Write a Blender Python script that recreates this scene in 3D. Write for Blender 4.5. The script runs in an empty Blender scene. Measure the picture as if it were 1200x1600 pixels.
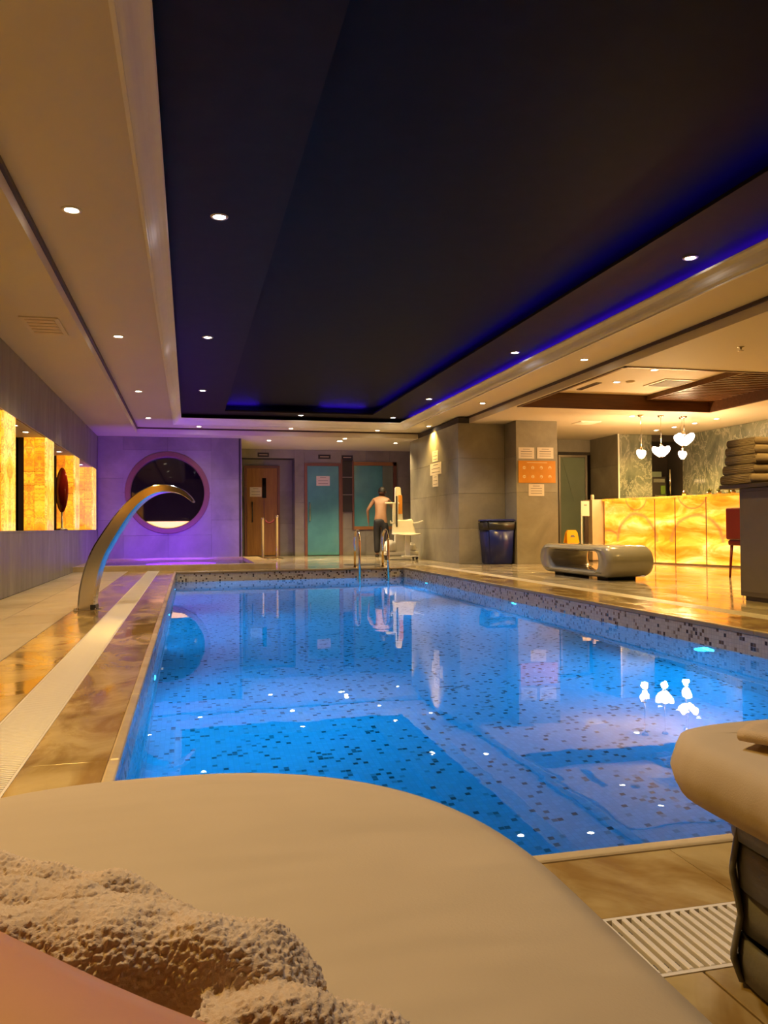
import bpy, bmesh, math, random
from mathutils import Vector, Matrix, noise
random.seed(7)
scene = bpy.context.scene
col = scene.collection
R = math.radians

# ------------------------------------------------------------ camera, world, exposure
cam_data = bpy.data.cameras.new('camera')
cam = bpy.data.objects.new('camera', cam_data); col.objects.link(cam)
yaw, pit, roll = R(13.7), R(1.077), R(0.448)
fw = Vector((math.sin(yaw)*math.cos(pit), math.cos(yaw)*math.cos(pit), math.sin(pit)))
rt = Vector((math.cos(yaw), -math.sin(yaw), 0)); up = rt.cross(fw)
r2 = rt*math.cos(roll) - up*math.sin(roll); u2 = up*math.cos(roll) + rt*math.sin(roll)
cam.matrix_world = Matrix(((r2.x, u2.x, -fw.x, 0), (r2.y, u2.y, -fw.y, 0), (r2.z, u2.z, -fw.z, 0.70), (0, 0, 0, 1)))
cam_data.sensor_fit = 'VERTICAL'; cam_data.sensor_height = 36.0
cam_data.lens = 1250.0/1600.0*36.0
cam_data.clip_start = 0.02
scene.camera = cam
world = bpy.data.worlds.new('world'); scene.world = world; world.use_nodes = True
world.node_tree.nodes['Background'].inputs[0].default_value = (0.010, 0.010, 0.012, 1)
world.node_tree.nodes['Background'].inputs[1].default_value = 1.0
vs = scene.view_settings
vs.view_transform = 'Standard'; vs.look = 'None'; vs.gamma = 1.0; vs.use_curve_mapping = False
vs.exposure = 1.0
cy = scene.cycles
cy.use_denoising = True
cy.max_bounces = 8; cy.diffuse_bounces = 4; cy.glossy_bounces = 4; cy.transmission_bounces = 6
cy.caustics_reflective = False; cy.caustics_refractive = False
cy.sample_clamp_indirect = 4.0; cy.blur_glossy = 0.5

# light levels (W)
W_STRIP = 116.0; W_DARK = 58.0; W_BAR = 132.0; W_NICHE = 4.0; W_FAR = 105.0
W_POOL = 94.0; W_VIOLET = 27.0; W_BLUE = 1.0
C_WARM = (1.0, 0.61, 0.13); C_NEUT = (1.0, 0.72, 0.34); C_COOL = (0.95, 0.92, 1.0)
C_POOL = (0.004, 0.30, 1.0); C_VIOLET = (0.22, 0.03, 1.0); C_BLUE = (0.05, 0.01, 1.0)

# ------------------------------------------------------------ materials
MATS = {}
class NT:
    def __init__(s, name):
        s.m = bpy.data.materials.new(name); s.m.use_nodes = True
        s.t = s.m.node_tree; s.bsdf = s.t.nodes['Principled BSDF']; s.out = s.t.nodes['Material Output']
        MATS[name] = s.m
    def n(s, typ, **kw):
        nd = s.t.nodes.new(typ)
        for k, v in kw.items(): setattr(nd, k, v)
        return nd
    def l(s, a, b): s.t.links.new(a, b)
    def val(s, node, **kw):
        for k, v in kw.items(): node.inputs[k].default_value = v
    def math(s, op, a, b=None, c=None):
        nd = s.n('ShaderNodeMath', operation=op)
        for i, x in enumerate((a, b, c)):
            if x is None: continue
            if isinstance(x, (int, float)): nd.inputs[i].default_value = x
            else: s.l(x, nd.inputs[i])
        return nd.outputs[0]
    def ramp(s, fac, stops, interp='LINEAR'):
        nd = s.n('ShaderNodeValToRGB'); cr = nd.color_ramp; cr.interpolation = interp
        while len(cr.elements) < len(stops): cr.elements.new(0.5)
        for e, (p, c) in zip(cr.elements, stops): e.position = p; e.color = (*c, 1)
        s.l(fac, nd.inputs[0]); return nd.outputs[0]
    def noise(s, vec, scale, detail=4, rough=0.55, dist=0.0):
        nd = s.n('ShaderNodeTexNoise'); nd.inputs['Scale'].default_value = scale
        nd.inputs['Detail'].default_value = detail; nd.inputs['Roughness'].default_value = rough
        nd.inputs['Distortion'].default_value = dist
        if vec is not None: s.l(vec, nd.inputs['Vector'])
        return nd.outputs[0]
    def pos(s): return s.n('ShaderNodeNewGeometry').outputs['Position']
    def obj(s): return s.n('ShaderNodeTexCoord').outputs['Object']
    def scaled(s, vec, sc):
        nd = s.n('ShaderNodeVectorMath', operation='MULTIPLY'); s.l(vec, nd.inputs[0]); nd.inputs[1].default_value = sc
        return nd.outputs[0]
    def rnd(s): return s.n('ShaderNodeObjectInfo').outputs['Random']
    def mix(s, fac, a, b, blend='MIX'):
        nd = s.n('ShaderNodeMix', data_type='RGBA', blend_type=blend)
        for i, x in ((0, fac), (6, a), (7, b)):
            if isinstance(x, (int, float)): nd.inputs[i].default_value = x
            elif isinstance(x, tuple): nd.inputs[i].default_value = (*x, 1)
            else: s.l(x, nd.inputs[i])
        return nd.outputs[2]
    def bump(s, h, strength=0.2, dist=0.01):
        nd = s.n('ShaderNodeBump'); nd.inputs['Strength'].default_value = strength; nd.inputs['Distance'].default_value = dist
        s.l(h, nd.inputs['Height']); s.l(nd.outputs[0], s.bsdf.inputs['Normal'])

def plain(name, c, rough=0.5, metal=0.0, spec=0.5, var=0.06, scale=6.0, bump=0.0, coat=0.0, emit=None, es=0.0):
    t = NT(name); b = t.bsdf
    b.inputs['Roughness'].default_value = rough; b.inputs['Metallic'].default_value = metal
    b.inputs['Specular IOR Level'].default_value = spec; b.inputs['Coat Weight'].default_value = coat
    f = t.noise(t.obj(), scale)
    lo = tuple(max(0, x*(1-var)) for x in c); hi = tuple(min(1, x*(1+var)) for x in c)
    t.l(t.ramp(f, [(0.3, lo), (0.7, hi)]), b.inputs['Base Color'])
    if bump: t.bump(t.noise(t.obj(), scale*8), bump, 0.003)
    if emit: b.inputs['Emission Color'].default_value = (*emit, 1); b.inputs['Emission Strength'].default_value = es
    return t.m

def stone(name, c1, c2, rough, sc=1.3, vert=False, tilevar=0.10, bump=0.12, stain=None, wet=0.65):
    t = NT(name); b = t.bsdf; p = t.pos()
    if vert: p = t.scaled(p, (2.2, 2.2, 0.55))
    f = t.noise(p, sc, 6, 0.6, 0.6)
    c = t.ramp(f, [(0.30, c1), (0.70, c2)])
    g = t.noise(p, sc*9, 3)
    c = t.mix(t.math('MULTIPLY', g, 0.22), c, tuple(x*0.55 for x in c1))
    rv = t.math('MULTIPLY_ADD', t.rnd(), tilevar*2, 1-tilevar)
    hsv = t.n('ShaderNodeHueSaturation'); t.l(c, hsv.inputs['Color']); t.l(rv, hsv.inputs['Value'])
    c = hsv.outputs[0]
    r = t.math('MULTIPLY_ADD', t.noise(p, sc*2.3), rough*0.8, rough*0.6)
    if stain:
        w = t.noise(t.scaled(t.pos(), (2.4, 1.1, 1)), 1.5, 5, 0.6, 1.2)
        wf = t.ramp(w, [(0.44, (0, 0, 0)), (0.60, (1, 1, 1))])
        c = t.mix(wf, c, stain, 'MULTIPLY'); 
        r = t.math('MULTIPLY', r, t.math('MULTIPLY_ADD', wf, -wet, 1.0))
    t.l(c, b.inputs['Base Color']); t.l(r, b.inputs['Roughness'])
    t.bump(t.noise(p, sc*14, 4), bump, 0.004)
    return t.m

def mosaic(name, stops, tile=0.027):
    t = NT(name); b = t.bsdf
    uv = t.n('ShaderNodeUVMap').outputs[0]
    s = t.scaled(uv, (1/tile, 1/tile, 1))
    fl = t.n('ShaderNodeVectorMath', operation='FLOOR'); t.l(s, fl.inputs[0])
    wn = t.n('ShaderNodeTexWhiteNoise', noise_dimensions='2D'); t.l(fl.outputs[0], wn.inputs['Vector'])
    c = t.ramp(wn.outputs['Value'], stops, 'CONSTANT')
    fr = t.n('ShaderNodeVectorMath', operation='FRACTION'); t.l(s, fr.inputs[0])
    sp = t.n('ShaderNodeSeparateXYZ'); t.l(fr.outputs[0], sp.inputs[0])
    gx = t.math('LESS_THAN', sp.outputs[0], 0.09); gy = t.math('LESS_THAN', sp.outputs[1], 0.09)
    g = t.math('MAXIMUM', gx, gy)
    t.l(t.mix(g, c, (0.62, 0.6, 0.56)), b.inputs['Base Color'])
    b.inputs['Roughness'].default_value = 0.25
    t.bump(t.math('SUBTRACT', 1.0, g), 0.3, 0.002)
    return t.m

def onyx(name, cols, strength, sc=1.6, book=True, seed=0.0):
    t = NT(name); b = t.bsdf
    o = t.obj(); sp = t.n('ShaderNodeSeparateXYZ'); t.l(o, sp.inputs[0])
    ax = t.math('ABSOLUTE', sp.outputs[0]) if book else sp.outputs[0]
    cb = t.n('ShaderNodeCombineXYZ'); t.l(ax, cb.inputs[0]); t.l(sp.outputs[1], cb.inputs[1]); t.l(sp.outputs[2], cb.inputs[2])
    off = t.n('ShaderNodeVectorMath', operation='ADD'); t.l(cb.outputs[0], off.inputs[0])
    rv = t.n('ShaderNodeCombineXYZ'); k = t.math('MULTIPLY', t.rnd(), 17.0)
    t.l(k, rv.inputs[2]); rv.inputs[1].default_value = seed; t.l(rv.outputs[0], off.inputs[1])
    v = off.outputs[0]
    f = t.noise(v, sc, 5, 0.6, 1.5)
    c = t.ramp(f, [(0.34, cols[0]), (0.45, cols[1]), (0.55, cols[2]), (0.67, cols[3])])
    vein = t.noise(v, sc*2.6, 6, 0.7, 2.5)
    vf = t.ramp(t.math('ABSOLUTE', t.math('SUBTRACT', vein, 0.5)), [(0.0, (0.85, 0.85, 0.85)), (0.04, (0, 0, 0))])
    c = t.mix(vf, c, (0.28, 0.07, 0.008))
    t.l(c, b.inputs['Emission Color']); b.inputs['Emission Strength'].default_value = strength
    t.l(t.mix(0.5, c, (0.5, 0.4, 0.25)), b.inputs['Base Color']); b.inputs['Roughness'].default_value = 0.12
    return t.m

def wood(name, c1, c2, rough=0.35, axis=0):
    t = NT(name); b = t.bsdf
    sc = [12, 12, 12]; sc[axis] = 0.9
    f = t.noise(t.scaled(t.obj(), tuple(sc)), 1.5, 5, 0.6, 0.8)
    t.l(t.ramp(f, [(0.3, c1), (0.7, c2)]), b.inputs['Base Color']); b.inputs['Roughness'].default_value = rough
    return t.m

def emitter(name, c, s):
    t = NT(name); b = t.bsdf
    b.inputs['Base Color'].default_value = (*c, 1)
    f = t.noise(t.obj(), 30)
    t.l(t.ramp(f, [(0, tuple(x*0.95 for x in c)), (1, c)]), b.inputs['Emission Color']); b.inputs['Emission Strength'].default_value = s
    return t.m

def glass(name, c, rough=0.0, ior=1.45):
    t = NT(name); b = t.bsdf
    b.inputs['Base Color'].default_value = (*c, 1); b.inputs['Transmission Weight'].default_value = 1
    b.inputs['IOR'].default_value = ior; b.inputs['Roughness'].default_value = rough
    return t.m

M = MATS
stone('wall_stone', (0.20, 0.185, 0.155), (0.36, 0.335, 0.28), 0.42, 1.1)
stone('wall_stone_vertical', (0.17, 0.155, 0.13), (0.30, 0.275, 0.235), 0.42, 1.2, vert=True)
stone('deck_matte', (0.40, 0.335, 0.22), (0.50, 0.43, 0.30), 0.42, 1.6, stain=(0.90, 0.86, 0.80), wet=0.1)
stone('deck_polished', (0.31, 0.21, 0.06), (0.60, 0.45, 0.19), 0.19, 1.8, stain=(0.66, 0.54, 0.40), bump=0.05)
stone('deck_marble', (0.30, 0.26, 0.19), (0.52, 0.46, 0.36), 0.16, 1.2, bump=0.05, stain=(0.78, 0.72, 0.62))
stone('coping_stone', (0.46, 0.34, 0.17), (0.62, 0.50, 0.29), 0.22, 3.0, bump=0.05)
t = NT('green_marble'); ps_ = t.scaled(t.pos(), (0.8, 0.8, 0.5))
f = t.noise(ps_, 1.8, 6, 0.65, 1.2); c = t.ramp(f, [(0.3, (0.075, 0.095, 0.085)), (0.7, (0.30, 0.32, 0.26))])
vn = t.noise(ps_, 2.2, 7, 0.7, 2.2); vf = t.ramp(t.math('ABSOLUTE', t.math('SUBTRACT', vn, 0.5)), [(0.0, (0.8, 0.8, 0.8)), (0.03, (0, 0, 0))])
t.l(t.mix(vf, c, (0.50, 0.50, 0.42)), t.bsdf.inputs['Base Color']); t.bsdf.inputs['Roughness'].default_value = 0.14
plain('joint', (0.045, 0.036, 0.028), 0.8)
plain('ceiling_paint', (0.70, 0.64, 0.54), 0.65, var=0.02, scale=0.7)
plain('moulding_paint', (0.90, 0.88, 0.86), 0.75, var=0.02)
plain('black_paint', (0.0085, 0.0085, 0.010), 0.6, var=0.15, spec=0.06)
plain('black_band', (0.020, 0.0145, 0.011), 0.6, var=0.15, spec=0.08)
plain('groove_brown', (0.06, 0.03, 0.018), 0.5)
plain('white_plastic', (0.74, 0.71, 0.66), 0.4)
plain('white_metal', (0.78, 0.75, 0.70), 0.3)
plain('grille_white', (0.74, 0.68, 0.57), 0.35)
plain('steel', (0.62, 0.58, 0.52), 0.16, metal=1.0, var=0.04, scale=3)
plain('brass_steel', (0.75, 0.62, 0.42), 0.14, metal=1.0, var=0.04)
plain('brushed', (0.46, 0.40, 0.30), 0.28, metal=1.0)
plain('black_plastic', (0.02, 0.02, 0.022), 0.35)
plain('dark_rubber', (0.03, 0.026, 0.022), 0.7)
plain('blue_plastic', (0.010, 0.018, 0.17), 0.32)
plain('bin_bag', (0.022, 0.022, 0.026), 0.3, bump=0.6, scale=14)
plain('yellow_plastic', (0.85, 0.42, 0.01), 0.35)
plain('orange_board', (0.60, 0.25, 0.02), 0.4)
plain('paper', (0.72, 0.64, 0.56), 0.7, var=0.02)
plain('ink', (0.16, 0.13, 0.12), 0.7)
plain('icon_cream', (0.72, 0.60, 0.36), 0.5)
plain('bench_gloss', (0.30, 0.29, 0.26), 0.09, coat=0.6, var=0.04)
plain('cabinet_grey', (0.19, 0.165, 0.14), 0.5)
plain('cabinet_top', (0.07, 0.055, 0.045), 0.4)
plain('cream_panel', (0.66, 0.55, 0.40), 0.4)
plain('red_lacquer', (0.30, 0.018, 0.012), 0.15, coat=0.5)
plain('red_leather', (0.17, 0.012, 0.010), 0.4)
plain('frame_brown', (0.20, 0.085, 0.055), 0.4)
plain('bronze_mirror', (0.20, 0.13, 0.07), 0.05, metal=1.0)
plain('dark_pane', (0.010, 0.008, 0.007), 0.03, spec=0.8)
plain('teal_glass', (0.10, 0.33, 0.34), 0.10, spec=0.6, var=0.25, scale=1.2)
plain('sea_green_glass', (0.20, 0.25, 0.18), 0.10, var=0.15, scale=1.0)
plain('dark_niche', (0.035, 0.027, 0.022), 0.5)
plain('skin', (0.55, 0.245, 0.10), 0.48, var=0.08, scale=5, bump=0.05)
plain('skin_far', (0.26, 0.14, 0.08), 0.5)
plain('trousers', (0.007, 0.0075, 0.014), 0.7)
plain('hair', (0.012, 0.009, 0.007), 0.6)
plain('towel_tan', (0.50, 0.37, 0.25), 0.9, bump=0.8, scale=60)
plain('towel_grey', (0.24, 0.18, 0.14), 0.9, bump=0.6, scale=40)
plain('napkin', (0.56, 0.42, 0.25), 0.85, bump=0.4, scale=50)
plain('rattan', (0.15, 0.145, 0.135), 0.42, bump=0.2, scale=20)
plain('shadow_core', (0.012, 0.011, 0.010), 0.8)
plain('green_bottle', (0.12, 0.20, 0.03), 0.12)
plain('plant_green', (0.14, 0.20, 0.03), 0.5)
plain('blue_spray', (0.02, 0.03, 0.5), 0.3)
plain('sticker_orange', (0.62, 0.26, 0.04), 0.5)
plain('rope_red', (0.20, 0.02, 0.015), 0.8)
wood('door_wood', (0.26, 0.115, 0.028), (0.40, 0.19, 0.05), 0.4, 2)
wood('slat_wood', (0.10, 0.042, 0.012), (0.20, 0.09, 0.028), 0.32, 0)
wood('frame_wood', (0.075, 0.028, 0.010), (0.13, 0.055, 0.02), 0.4, 0)
wood('sill_wood', (0.30, 0.13, 0.04), (0.42, 0.20, 0.07), 0.4, 0)
mosaic('mosaic', [(0.0, (0.12, 0.09, 0.07)), (0.03, (0.26, 0.21, 0.17)), (0.07, (0.50, 0.45, 0.38)), (0.10, (0.70, 0.68, 0.63)), (0.6, (0.76, 0.74, 0.70))])
mosaic('mosaic_band', [(0.0, (0.05, 0.03, 0.018)), (0.06, (0.17, 0.11, 0.06)), (0.13, (0.40, 0.31, 0.22)), (0.18, (0.80, 0.76, 0.66)), (0.6, (0.88, 0.84, 0.75))])
onyx('onyx_pale', [(0.85, 0.26, 0.008), (1.0, 0.42, 0.03), (1.0, 0.52, 0.075), (1.0, 0.64, 0.16)], 0.78, 1.7)
onyx('onyx_orange', [(0.60, 0.12, 0.002), (0.88, 0.25, 0.004), (1.0, 0.36, 0.008), (1.0, 0.48, 0.03)], 0.80, 1.5)
emitter('lens_warm', (1.0, 0.86, 0.66), 25.0)
emitter('lens_cool', (0.95, 0.93, 1.0), 28.0)
emitter('lens_pool', (0.02, 0.45, 1.0), 9.0)
emitter('added_violet', (0.20, 0.03, 1.0), 2.6)
emitter('led_blue', (0.04, 0.006, 1.0), 4.5)
emitter('led_blue_bright', (0.05, 0.008, 1.0), 26.0)
emitter('led_blue_cove', (0.06, 0.008, 1.0), 12.0)
emitter('lamp_glass', (1.0, 0.80, 0.66), 4.0)
emitter('reflection_glow', (1.0, 0.62, 0.18), 0.6)

# towel terry and cushion cloth
t = NT('terry'); f = t.noise(t.obj(), 9.0, 4)
t.l(t.ramp(f, [(0.3, (0.66, 0.50, 0.33)), (0.7, (0.78, 0.61, 0.43))]), t.bsdf.inputs['Base Color'])
t.bsdf.inputs['Roughness'].default_value = 0.95; t.bsdf.inputs['Sheen Weight'].default_value = 0.3
t.bump(t.noise(t.obj(), 420, 3, 0.7), 0.5, 0.002)
t = NT('cushion_cloth'); f = t.noise(t.obj(), 2.2, 3)
t.l(t.ramp(f, [(0.3, (0.47, 0.37, 0.235)), (0.7, (0.55, 0.44, 0.285))]), t.bsdf.inputs['Base Color'])
t.bsdf.inputs['Roughness'].default_value = 0.8
h = t.math('ADD', t.math('MULTIPLY', t.noise(t.scaled(t.obj(), (2, 5, 2)), 1.6, 2), 3.0), t.math('MULTIPLY', t.noise(t.obj(), 420, 2), 0.05))
t.bump(h, 0.25, 0.02)
# water
t = NT('water'); b = t.bsdf
b.inputs['Base Color'].default_value = (0.72, 0.90, 1.0, 1); b.inputs['Transmission Weight'].default_value = 1; b.inputs['IOR'].default_value = 1.333
b.inputs['Roughness'].default_value = 0.0
h = t.math('ADD', t.noise(t.pos(), 2.2, 2, 0.5, 0.4), t.math('MULTIPLY', t.noise(t.pos(), 9.0, 2), 0.10))
t.bump(h, 0.042, 0.02)
t = NT('spa_water'); b = t.bsdf
b.inputs['Base Color'].default_value = (0.9, 0.85, 1.0, 1); b.inputs['Transmission Weight'].default_value = 1; b.inputs['IOR'].default_value = 1.333
b.inputs['Roughness'].default_value = 0.03
t.bump(t.noise(t.pos(), 6, 2), 0.2, 0.02)
# bar front: book-matched onyx with arched bands
t = NT('onyx_bar'); b = t.bsdf
p = t.obj(); sp = t.n('ShaderNodeSeparateXYZ'); t.l(p, sp.inputs[0]); u, v = sp.outputs[0], sp.outputs[2]
f = t.noise(t.scaled(p, (1.0, 1, 2.6)), 1.5, 5, 0.6, 1.0)
c = t.ramp(f, [(0.30, (0.75, 0.14, 0.005)), (0.45, (1.0, 0.27, 0.015)), (0.58, (1.0, 0.42, 0.06)), (0.72, (1.0, 0.66, 0.22))])
wob = t.math('MULTIPLY', t.math('SUBTRACT', t.noise(p, 5, 3), 0.5), 0.16)
def arc(cx, cz, rx, rz, w):
    du = t.math('DIVIDE', t.math('SUBTRACT', u, cx), rx); dv = t.math('DIVIDE', t.math('SUBTRACT', v, cz), rz)
    d = t.math('SQRT', t.math('ADD', t.math('MULTIPLY', du, du), t.math('MULTIPLY', dv, dv)))
    d = t.math('ABSOLUTE', t.math('ADD', t.math('SUBTRACT', d, 1.0), wob))
    m_ = t.math('GREATER_THAN', v, cz) if cz < 1 else 1.0
    return t.math('MULTIPLY', t.math('SUBTRACT', 1.0, t.math('SMOOTH_MIN', 1.0, t.math('DIVIDE', d, w), 0.3)), m_)
a = arc(0.80, 0.40, 0.46, 0.50, 0.10)
for q in ((2.12, 0.40, 0.52, 0.46, 0.10), (0.10, 0.46, 0.26, 0.14, 0.2), (3.2, 0.46, 0.56, 0.12, 0.2), (0.80, 1.24, 0.26, 0.26, 0.08), (2.05, 1.24, 0.30, 0.26, 0.08)):
    a = t.math('MAXIMUM', a, arc(*q))
a = t.math('MAXIMUM', a, 0.0)
c = t.mix(t.math('MULTIPLY', a, 0.8), c, (0.36, 0.12, 0.03))
t.l(c, b.inputs['Emission Color'])
tube_glow = t.math('MULTIPLY_ADD', t.math('COSINE', t.math('MULTIPLY', v, 15.5)), 0.35, 1.0)  # glow of tube lights behind the panel, painted as emission bands
t.l(t.math('MULTIPLY', tube_glow, 0.80), b.inputs['Emission Strength'])
t.l(c, b.inputs['Base Color']); b.inputs['Roughness'].default_value = 0.15

# ------------------------------------------------------------ mesh helpers
def tag(o, label=None, cat=None, group=None, kind=None):
    if label: o['label'] = label
    if cat: o['category'] = cat
    if group: o['group'] = group
    if kind: o['kind'] = kind
    return o
def link(name, me, mat=None, parent=None, loc=None, rot=None):
    o = bpy.data.objects.new(name, me); col.objects.link(o)
    if me is not None and mat and not me.materials: me.materials.append(M[mat])
    if parent is not None: o.parent = parent
    if loc is not None: o.location = loc
    if rot is not None: o.rotation_euler = rot
    return o
def thing(name, label, cat, loc=(0, 0, 0), rz=0.0, group=None, kind=None):
    o = bpy.data.objects.new(name, None); col.objects.link(o); o.location = loc; o.rotation_euler = (0, 0, rz)
    o.empty_display_size = 0.1
    return tag(o, label, cat, group, kind)
def from_bm(bm, smooth=False, name='mesh'):
    bmesh.ops.recalc_face_normals(bm, faces=bm.faces[:])
    me = bpy.data.meshes.new(name); bm.to_mesh(me); bm.free()
    if smooth:
        for p in me.polygons: p.use_smooth = True
    return me
def bm_box(bm, lo, hi):
    r = bmesh.ops.create_cube(bm, size=1.0); vs_ = r['verts']
    for v in vs_: v.co = Vector([lo[i] + (v.co[i]+0.5)*(hi[i]-lo[i]) for i in range(3)])
    return vs_
def box_me(lo, hi, bevel=0.0, seg=2):
    bm = bmesh.new(); bm_box(bm, lo, hi)
    if bevel > 0: bmesh.ops.bevel(bm, geom=bm.edges[:], offset=bevel, segments=seg, affect='EDGES', profile=0.5)
    return from_bm(bm)
def box(name, lo, hi, mat, parent=None, bevel=0.0, seg=2, loc=None, rot=None):
    return link(name, box_me(lo, hi, bevel, seg), mat, parent, loc, rot)
def tube_me(path, rad, n=12, cap=True, closed=False, smooth=True):
    pts = [Vector(p) for p in path]; m = len(pts)
    rads = rad if isinstance(rad, (list, tuple)) else [rad]*m
    bm = bmesh.new(); rings = []; prev = None
    for i, p in enumerate(pts):
        a = pts[i-1] if (i > 0 or closed) else p; c = pts[(i+1) % m] if (i < m-1 or closed) else p
        d = (c-a).normalized()
        if prev is None:
            x = d.orthogonal().normalized()
        else: x = (prev - d*prev.dot(d)).normalized()
        prev = x; y = d.cross(x)
        rings.append([bm.verts.new(p + (x*math.cos(2*math.pi*k/n) + y*math.sin(2*math.pi*k/n))*rads[i]) for k in range(n)])
    for i in range(m if closed else m-1):
        A, B = rings[i], rings[(i+1) % m]
        for k in range(n): bm.faces.new((A[k], A[(k+1) % n], B[(k+1) % n], B[k]))
    if cap and not closed: bm.faces.new(rings[0]); bm.faces.new(rings[-1])
    return from_bm(bm, smooth)
def tube(name, path, rad, mat, parent=None, n=12, closed=False): return link(name, tube_me(path, rad, n, True, closed), mat, parent)
def lathe_me(prof, n=24, smooth=True, a0=0, a1=2*math.pi):
    bm = bmesh.new(); rings = []
    full = abs(a1-a0-2*math.pi) < 1e-6
    for r, z in prof:
        if r < 1e-5: rings.append([bm.verts.new((0, 0, z))])
        else: rings.append([bm.verts.new((r*math.cos(a0+(a1-a0)*k/n), r*math.sin(a0+(a1-a0)*k/n), z)) for k in range(n if full else n+1)])
    for A, B in zip(rings, rings[1:]):
        cnt = n
        for k in range(cnt):
            k2 = (k+1) % n if full else k+1
            if len(A) == 1 and len(B) == 1: continue
            if len(A) == 1: bm.faces.new((A[0], B[k2], B[k]))
            elif len(B) == 1: bm.faces.new((A[k], A[k2], B[0]))
            else: bm.faces.new((A[k], A[k2], B[k2], B[k]))
    return from_bm(bm, smooth)
def lathe(name, prof, mat, parent=None, loc=None, n=24, rot=None, smooth=True): return link(name, lathe_me(prof, n, smooth), mat, parent, loc, rot)
def prism_me(poly, d0, d1, axis='Y', bevel=0.0, smooth=False):
    """extrude a 2D polygon along an axis: Y -> (x,z), X -> (y,z), Z -> (x,y)"""
    bm = bmesh.new()
    def P(a, b, d): return (a, d, b) if axis == 'Y' else ((d, a, b) if axis == 'X' else (a, b, d))
    A = [bm.verts.new(P(a, b, d0)) for a, b in poly]; B = [bm.verts.new(P(a, b, d1)) for a, b in poly]
    n = len(poly); bm.faces.new(A); bm.faces.new(B)
    for i in range(n): bm.faces.new((A[i], A[(i+1) % n], B[(i+1) % n], B[i]))
    if bevel: bmesh.ops.bevel(bm, geom=bm.edges[:], offset=bevel, segments=2, affect='EDGES')
    return from_bm(bm, smooth)
def lamp(name, typ, loc, energy, color, parent=None, rot=None, **kw):
    L = bpy.data.lights.new(name, typ); L.energy = energy; L.color = color
    for k, v in kw.items(): setattr(L, k, v)
    o = bpy.data.objects.new(name, L); col.objects.link(o); o.location = loc
    if rot: o.rotation_euler = rot
    if parent: o.parent = parent
    return o
_tc = {}
def tiles(name, parent, mat, axis, at, a0, a1, b0, b1, ta, tb, th=0.015, gap=0.004, skip=None, sgn=1, bev=0.0015, offset=0.0):
    """rows of thin slabs on a plane. axis Z: (a,b)=(x,y); axis X: (y,z); axis Y: (x,z). The face lies at `at`, the slab goes back against sgn."""
    def cuts(lo, hi, s):
        n = max(1, round((hi-lo)/s)); return [lo+(hi-lo)*i/n for i in range(n+1)]
    ca, cb = cuts(a0, a1, ta), cuts(b0, b1, tb); out = []
    for i in range(len(ca)-1):
        for j in range(len(cb)-1):
            am, bmid = (ca[i]+ca[i+1])/2, (cb[j]+cb[j+1])/2
            if skip and skip(am, bmid): continue
            wa, wb = ca[i+1]-ca[i]-gap, cb[j+1]-cb[j]-gap
            key = (axis, round(wa, 4), round(wb, 4), th, mat, sgn)
            if key not in _tc:
                t0, t1 = (-th, 0) if sgn > 0 else (0, th)
                if axis == 'Z': lo, hi = (-wa/2, -wb/2, t0), (wa/2, wb/2, t1)
                elif axis == 'X': lo, hi = (t0, -wa/2, -wb/2), (t1, wa/2, wb/2)
                else: lo, hi = (-wa/2, t0, -wb/2), (wa/2, t1, wb/2)
                _tc[key] = box_me(lo, hi, bev, 1)
            pos = (am, bmid, at) if axis == 'Z' else ((at, am, bmid) if axis == 'X' else (am, at, bmid))
            out.append(link(name, _tc[key], mat, parent, pos))
    return out
ORD = ['first', 'second', 'third', 'fourth', 'fifth', 'sixth', 'seventh', 'eighth', 'ninth', 'tenth']
# ------------------------------------------------------------ setting
ZO, ZS, ZD, ZC = 2.64, 2.77, 2.97, 3.12
XL, YP, YF = -1.84, 17.5, 19.8
PX0, PX1, PY0, PY1 = -0.215, 3.59, 1.57, 13.35
WZ, PZ = -0.165, -1.30
SX0, SX1, SY0, SY1 = -1.62, 1.12, 14.25, 17.40

def multi_box(name, boxes, mat, parent=None, kind='structure', label=None, cat=None):
    bm = bmesh.new()
    for lo, hi in boxes: bm_box(bm, lo, hi)
    o = link(name, from_bm(bm), mat, parent)
    if parent is None: tag(o, label, cat, kind=kind)
    return o
floor = multi_box('floor', [((-2.4, -2.3, -0.03), (PX0, SY0-0.05, -0.016)), ((PX1, -2.3, -0.03), (10.7, 20.4, -0.016)), ((PX0, -2.3, -0.03), (PX1, 1.118, -0.016)), ((PX0, 1.302, -0.03), (PX1, PY0, -0.016)), ((PX0, 1.1, -0.14), (PX1, 1.32, -0.12)), ((PX0, 1.09, -0.14), (PX1, 1.118, -0.03)), ((PX0, 1.302, -0.14), (PX1, 1.33, -0.03)),
    ((PX0, PY1, -0.03), (PX1, SY0-0.05, -0.016)), ((SX1+0.02, SY0-0.05, -0.03), (PX1, 20.4, -0.016)), ((-2.4, SY1, -0.03), (SX1+0.02, 20.4, -0.016)), ((-2.4, SY0-0.05, -0.03), (SX0-0.02, SY1, -0.016))],
    'joint', label='stone pool deck around the blue pool', cat='floor')
tiles('deck_slab', floor, 'deck_matte', 'Z', 0, XL, -0.98, -2.2, 13.88, 0.43, 0.62)
tiles('deck_slab', floor, 'deck_polished', 'Z', 0, -0.98, -0.669, 1.116, 13.88, 0.32, 0.64)
tiles('border_slab', floor, 'deck_polished', 'Z', 0, -0.481, -0.240, 1.304, 13.88, 0.3, 0.64, gap=0.002, bev=0.0004)
tiles('border_slab', floor, 'deck_polished', 'Z', 0, -0.240, 4.116, 1.304, 1.546, 0.6, 0.3, gap=0.002, bev=0.0004)
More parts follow.
